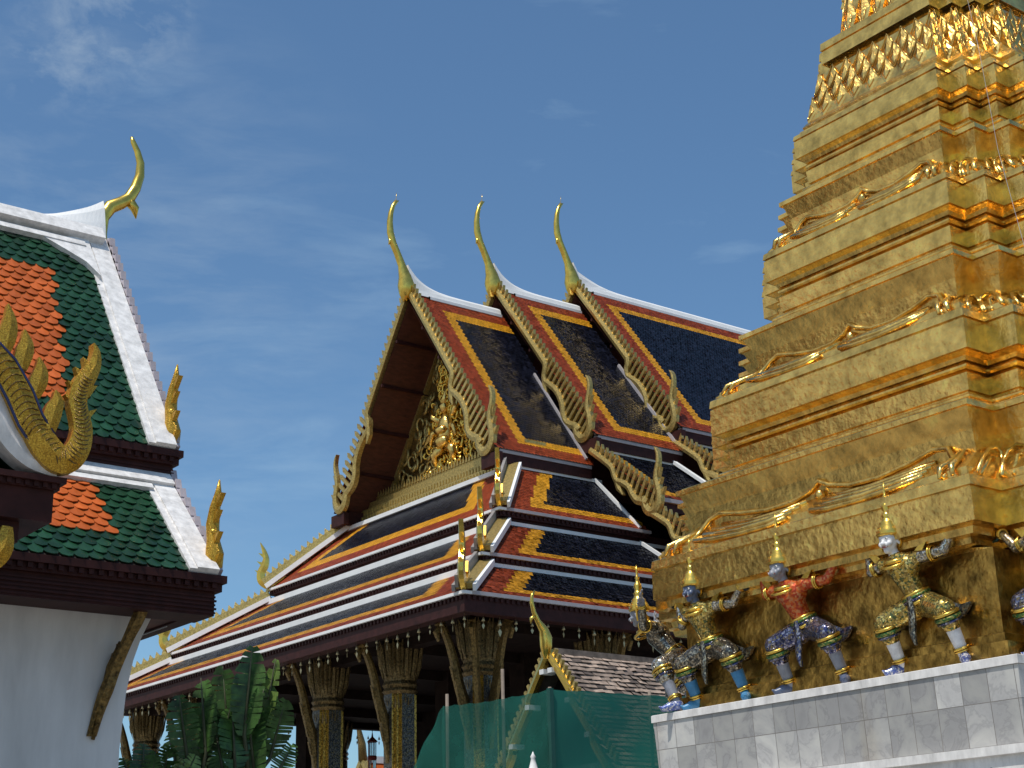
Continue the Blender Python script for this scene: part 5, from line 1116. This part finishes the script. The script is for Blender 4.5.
def palm(label, x, y, specs, trunk_h, seed):
    rr = random.Random(seed); root = thing('fan_palm', label, 'palm', (x, y, -1.6), 'palms before the hall')
    m = MB(); m.tube([(x, y, -1.6), (x+.03, y, trunk_h*.5), (x, y, trunk_h)], [.2,.16,.14], 10); part('trunk', m, M['stalk'], root)
    f = MB(); st = MB(); V = Vector((.48,.88,0)); Rt = Vector((.88,-.48,0))
    for (dx, zb, zt, dxt, w, mi) in specs:
        b = Vector((x, y, trunk_h-.1))+Rt*dx*.3; q = Vector((x, y, 0))+Rt*dx+V*rr.uniform(-.35,.35); q.z = zb; e = Vector((x, y, 0))+Rt*dxt+V*rr.uniform(-.3,.3); e.z = zt
        st.tube([b, b.lerp(q, .5)+Vector((0,0,.05)), q, q.lerp(e, .5), e], [.06,.05,.04,.025,.008], 6)
        nr = (-V+Rt*rr.uniform(-.7,.7)+Vector((0,0,rr.uniform(-.1,.3)))).normalized(); blade(f, q, e, w, rr.uniform(-.12,.05), nr, mi, rr)
    part('fronds', f, [M['leaf'], M['leaf_light']], root); part('leaf_stalks', st, M['stalk'], root)
palm('tallest broad leaved palm before the porch with one pale upright leaf', 15.1, 28.2,
     [(-.15,3.6,5.35,-.05,.36,0),(.15,3.5,5.1,.42,.24,1),(-.45,3.5,5.0,-.62,.34,0),(.0,3.0,4.5,.2,.34,0),(.35,3.2,4.3,.62,.3,0),(-.3,2.9,4.2,-.4,.36,0),(.45,2.8,3.5,.8,.26,0),(.1,2.6,4.9,-.2,.36,0),(-.5,2.8,3.9,-.75,.3,0),(.25,3.3,4.8,.25,.3,0)], 2.9, 4)
palm('lower dense broad leaved palm left of the tallest palm', 14.2, 28.7,
     [(.15,3.3,4.75,.0,.34,0),(-.2,3.2,4.4,-.4,.34,0),(.4,3.3,4.2,.6,.32,0),(-.35,2.9,3.7,-.6,.28,1),(.1,2.8,3.9,.3,.36,0),(.35,2.6,3.4,.7,.3,0),(-.1,2.5,3.6,-.15,.34,0),(.2,3.4,4.5,.35,.3,0)], 2.6, 9)
palm('shortest broad leaved palm by the white chapel wall', 13.35, 29.0,
     [(-.1,2.6,3.5,-.15,.28,0),(.2,2.6,3.4,.35,.28,0),(-.25,2.5,3.2,-.5,.22,0),(.4,2.4,3.1,.65,.26,1),(.05,2.4,3.3,.1,.3,0),(.55,2.5,3.25,.85,.24,1)], 2.2, 21)

# ================================================================== beyond the porch
lan = thing('hanging_lantern', 'glazed lantern with red roof hanging on a wire in the far porch', 'lantern', (38.86, 61.3, 8.25))
m = MB(); m.tube([(38.86,61.3,8.25),(38.86,61.3,8.9)], .015, 5); part('hanging_wire', m, M['dark'], lan)
m = MB(); m.lathe([(.02,8.3),(.05,8.12),(.22,7.95),(.25,7.9),(.17,7.88)], (38.86,61.3,0), 8, smooth=False); part('lantern_roof', m, flat('red lacquer', (.25,.04,.03), .4), lan)
m = MB(); m.lathe([(.18,7.30),(.21,7.26),(.21,7.14),(.18,7.1)], (38.86,61.3,0), 8, smooth=False); m.lathe([(.17,6.75),(.2,6.7),(.1,6.5),(.03,6.4)], (38.86,61.3,0), 8, smooth=False)
for i in range(8):
    a = 2*pi*i/8; m.tube([(38.86+.17*cos(a),61.3+.17*sin(a),6.72),(38.86+.17*cos(a),61.3+.17*sin(a),7.9)], .018, 5)
part('lantern_frame', m, SM['lip'], lan)
gl = bpy.data.materials.new('lantern glass'); gl.use_nodes = True; gb = gl.node_tree.nodes['Principled BSDF']; gb.inputs['Transmission Weight'].default_value = .9; gb.inputs['Roughness'].default_value = .05; gb.inputs['IOR'].default_value = 1.05; gb.inputs['Base Color'].default_value = (.8,.9,.92,1)
m = MB(); m.lathe([(.15,6.74),(.15,7.88)], (38.86,61.3,0), 8, smooth=False); part('lantern_glass', m, gl, lan)
def far_temple(label, x, y, zr, w, ln):
    r = thing('distant_temple_roof', label, 'temple', (x, y, -1.6), 'distant temple roofs')
    m = MB(); ze = zr-w*1.2
    m.add([(x, y-w, ze), (x+ln, y-w, ze), (x+ln, y, zr), (x, y, zr), (x, y+w, ze), (x+ln, y+w, ze)], [(0,1,2,3),(3,2,5,4)]); part('roof', m, M['orange'], r)
    m = MB(); m.add([(x+.3, y-w*.9, ze), (x+.3, y+w*.9, ze), (x+.3, y, zr-.2)], [(0,1,2)]); m.box((x+.35, y-w*.8, -1.6), (x+ln, y+w*.8, ze+.3)); part('wall', m, M['whitewall'], r)
    m = MB()
    for sg in (-1, 1): m.bar((x, y+sg*w, ze), (x, y, zr+.1), .35, .4, (1,0,0))
    part('bargeboard', m, M['gold_tan'], r)
    m = MB(); m.bar((x+.5, y, zr+.1), (x+ln, y, zr+.1), .5, .5); m.bar((x+.2, y-w, ze), (x+ln, y-w, ze), .3, .3); part('ridge_cap', m, M['white'], r)
    m = MB(); m.tube([(x, y, zr), (x-.1, y, zr+1.2), (x-.4, y, zr+2.4), (x-.35, y, zr+4.2), (x-.3, y, zr+5.2)], [.35,.3,.16,.1,.03], 8); part('chofa_finial', m, M['gold_dark'], r)
far_temple('distant orange roofed temple seen between the hall columns, with tall finial', 63.6, 101.6, 11.7, 3.2, 9)
far_temple('lower distant orange temple roof to the right behind the lantern', 65.6, 100.5, 11.5, 2.6, 8)

fin = thing('white_finial', 'small white pointed finial rising at the bottom edge before the green netting', 'finial', (11.71, 14.96, -1.6))
m = MB(); m.lathe([(.2,-1.6),(.2,1.2),(.23,1.24),(.19,1.34),(.13,1.5),(.09,1.6),(.1,1.63),(.055,1.72),(.035,1.79),(.024,1.84),(.034,1.86),(.015,1.89),(.003,1.92)], (11.71,14.96,0), 16); part('finial_body', m, M['white'], fin)
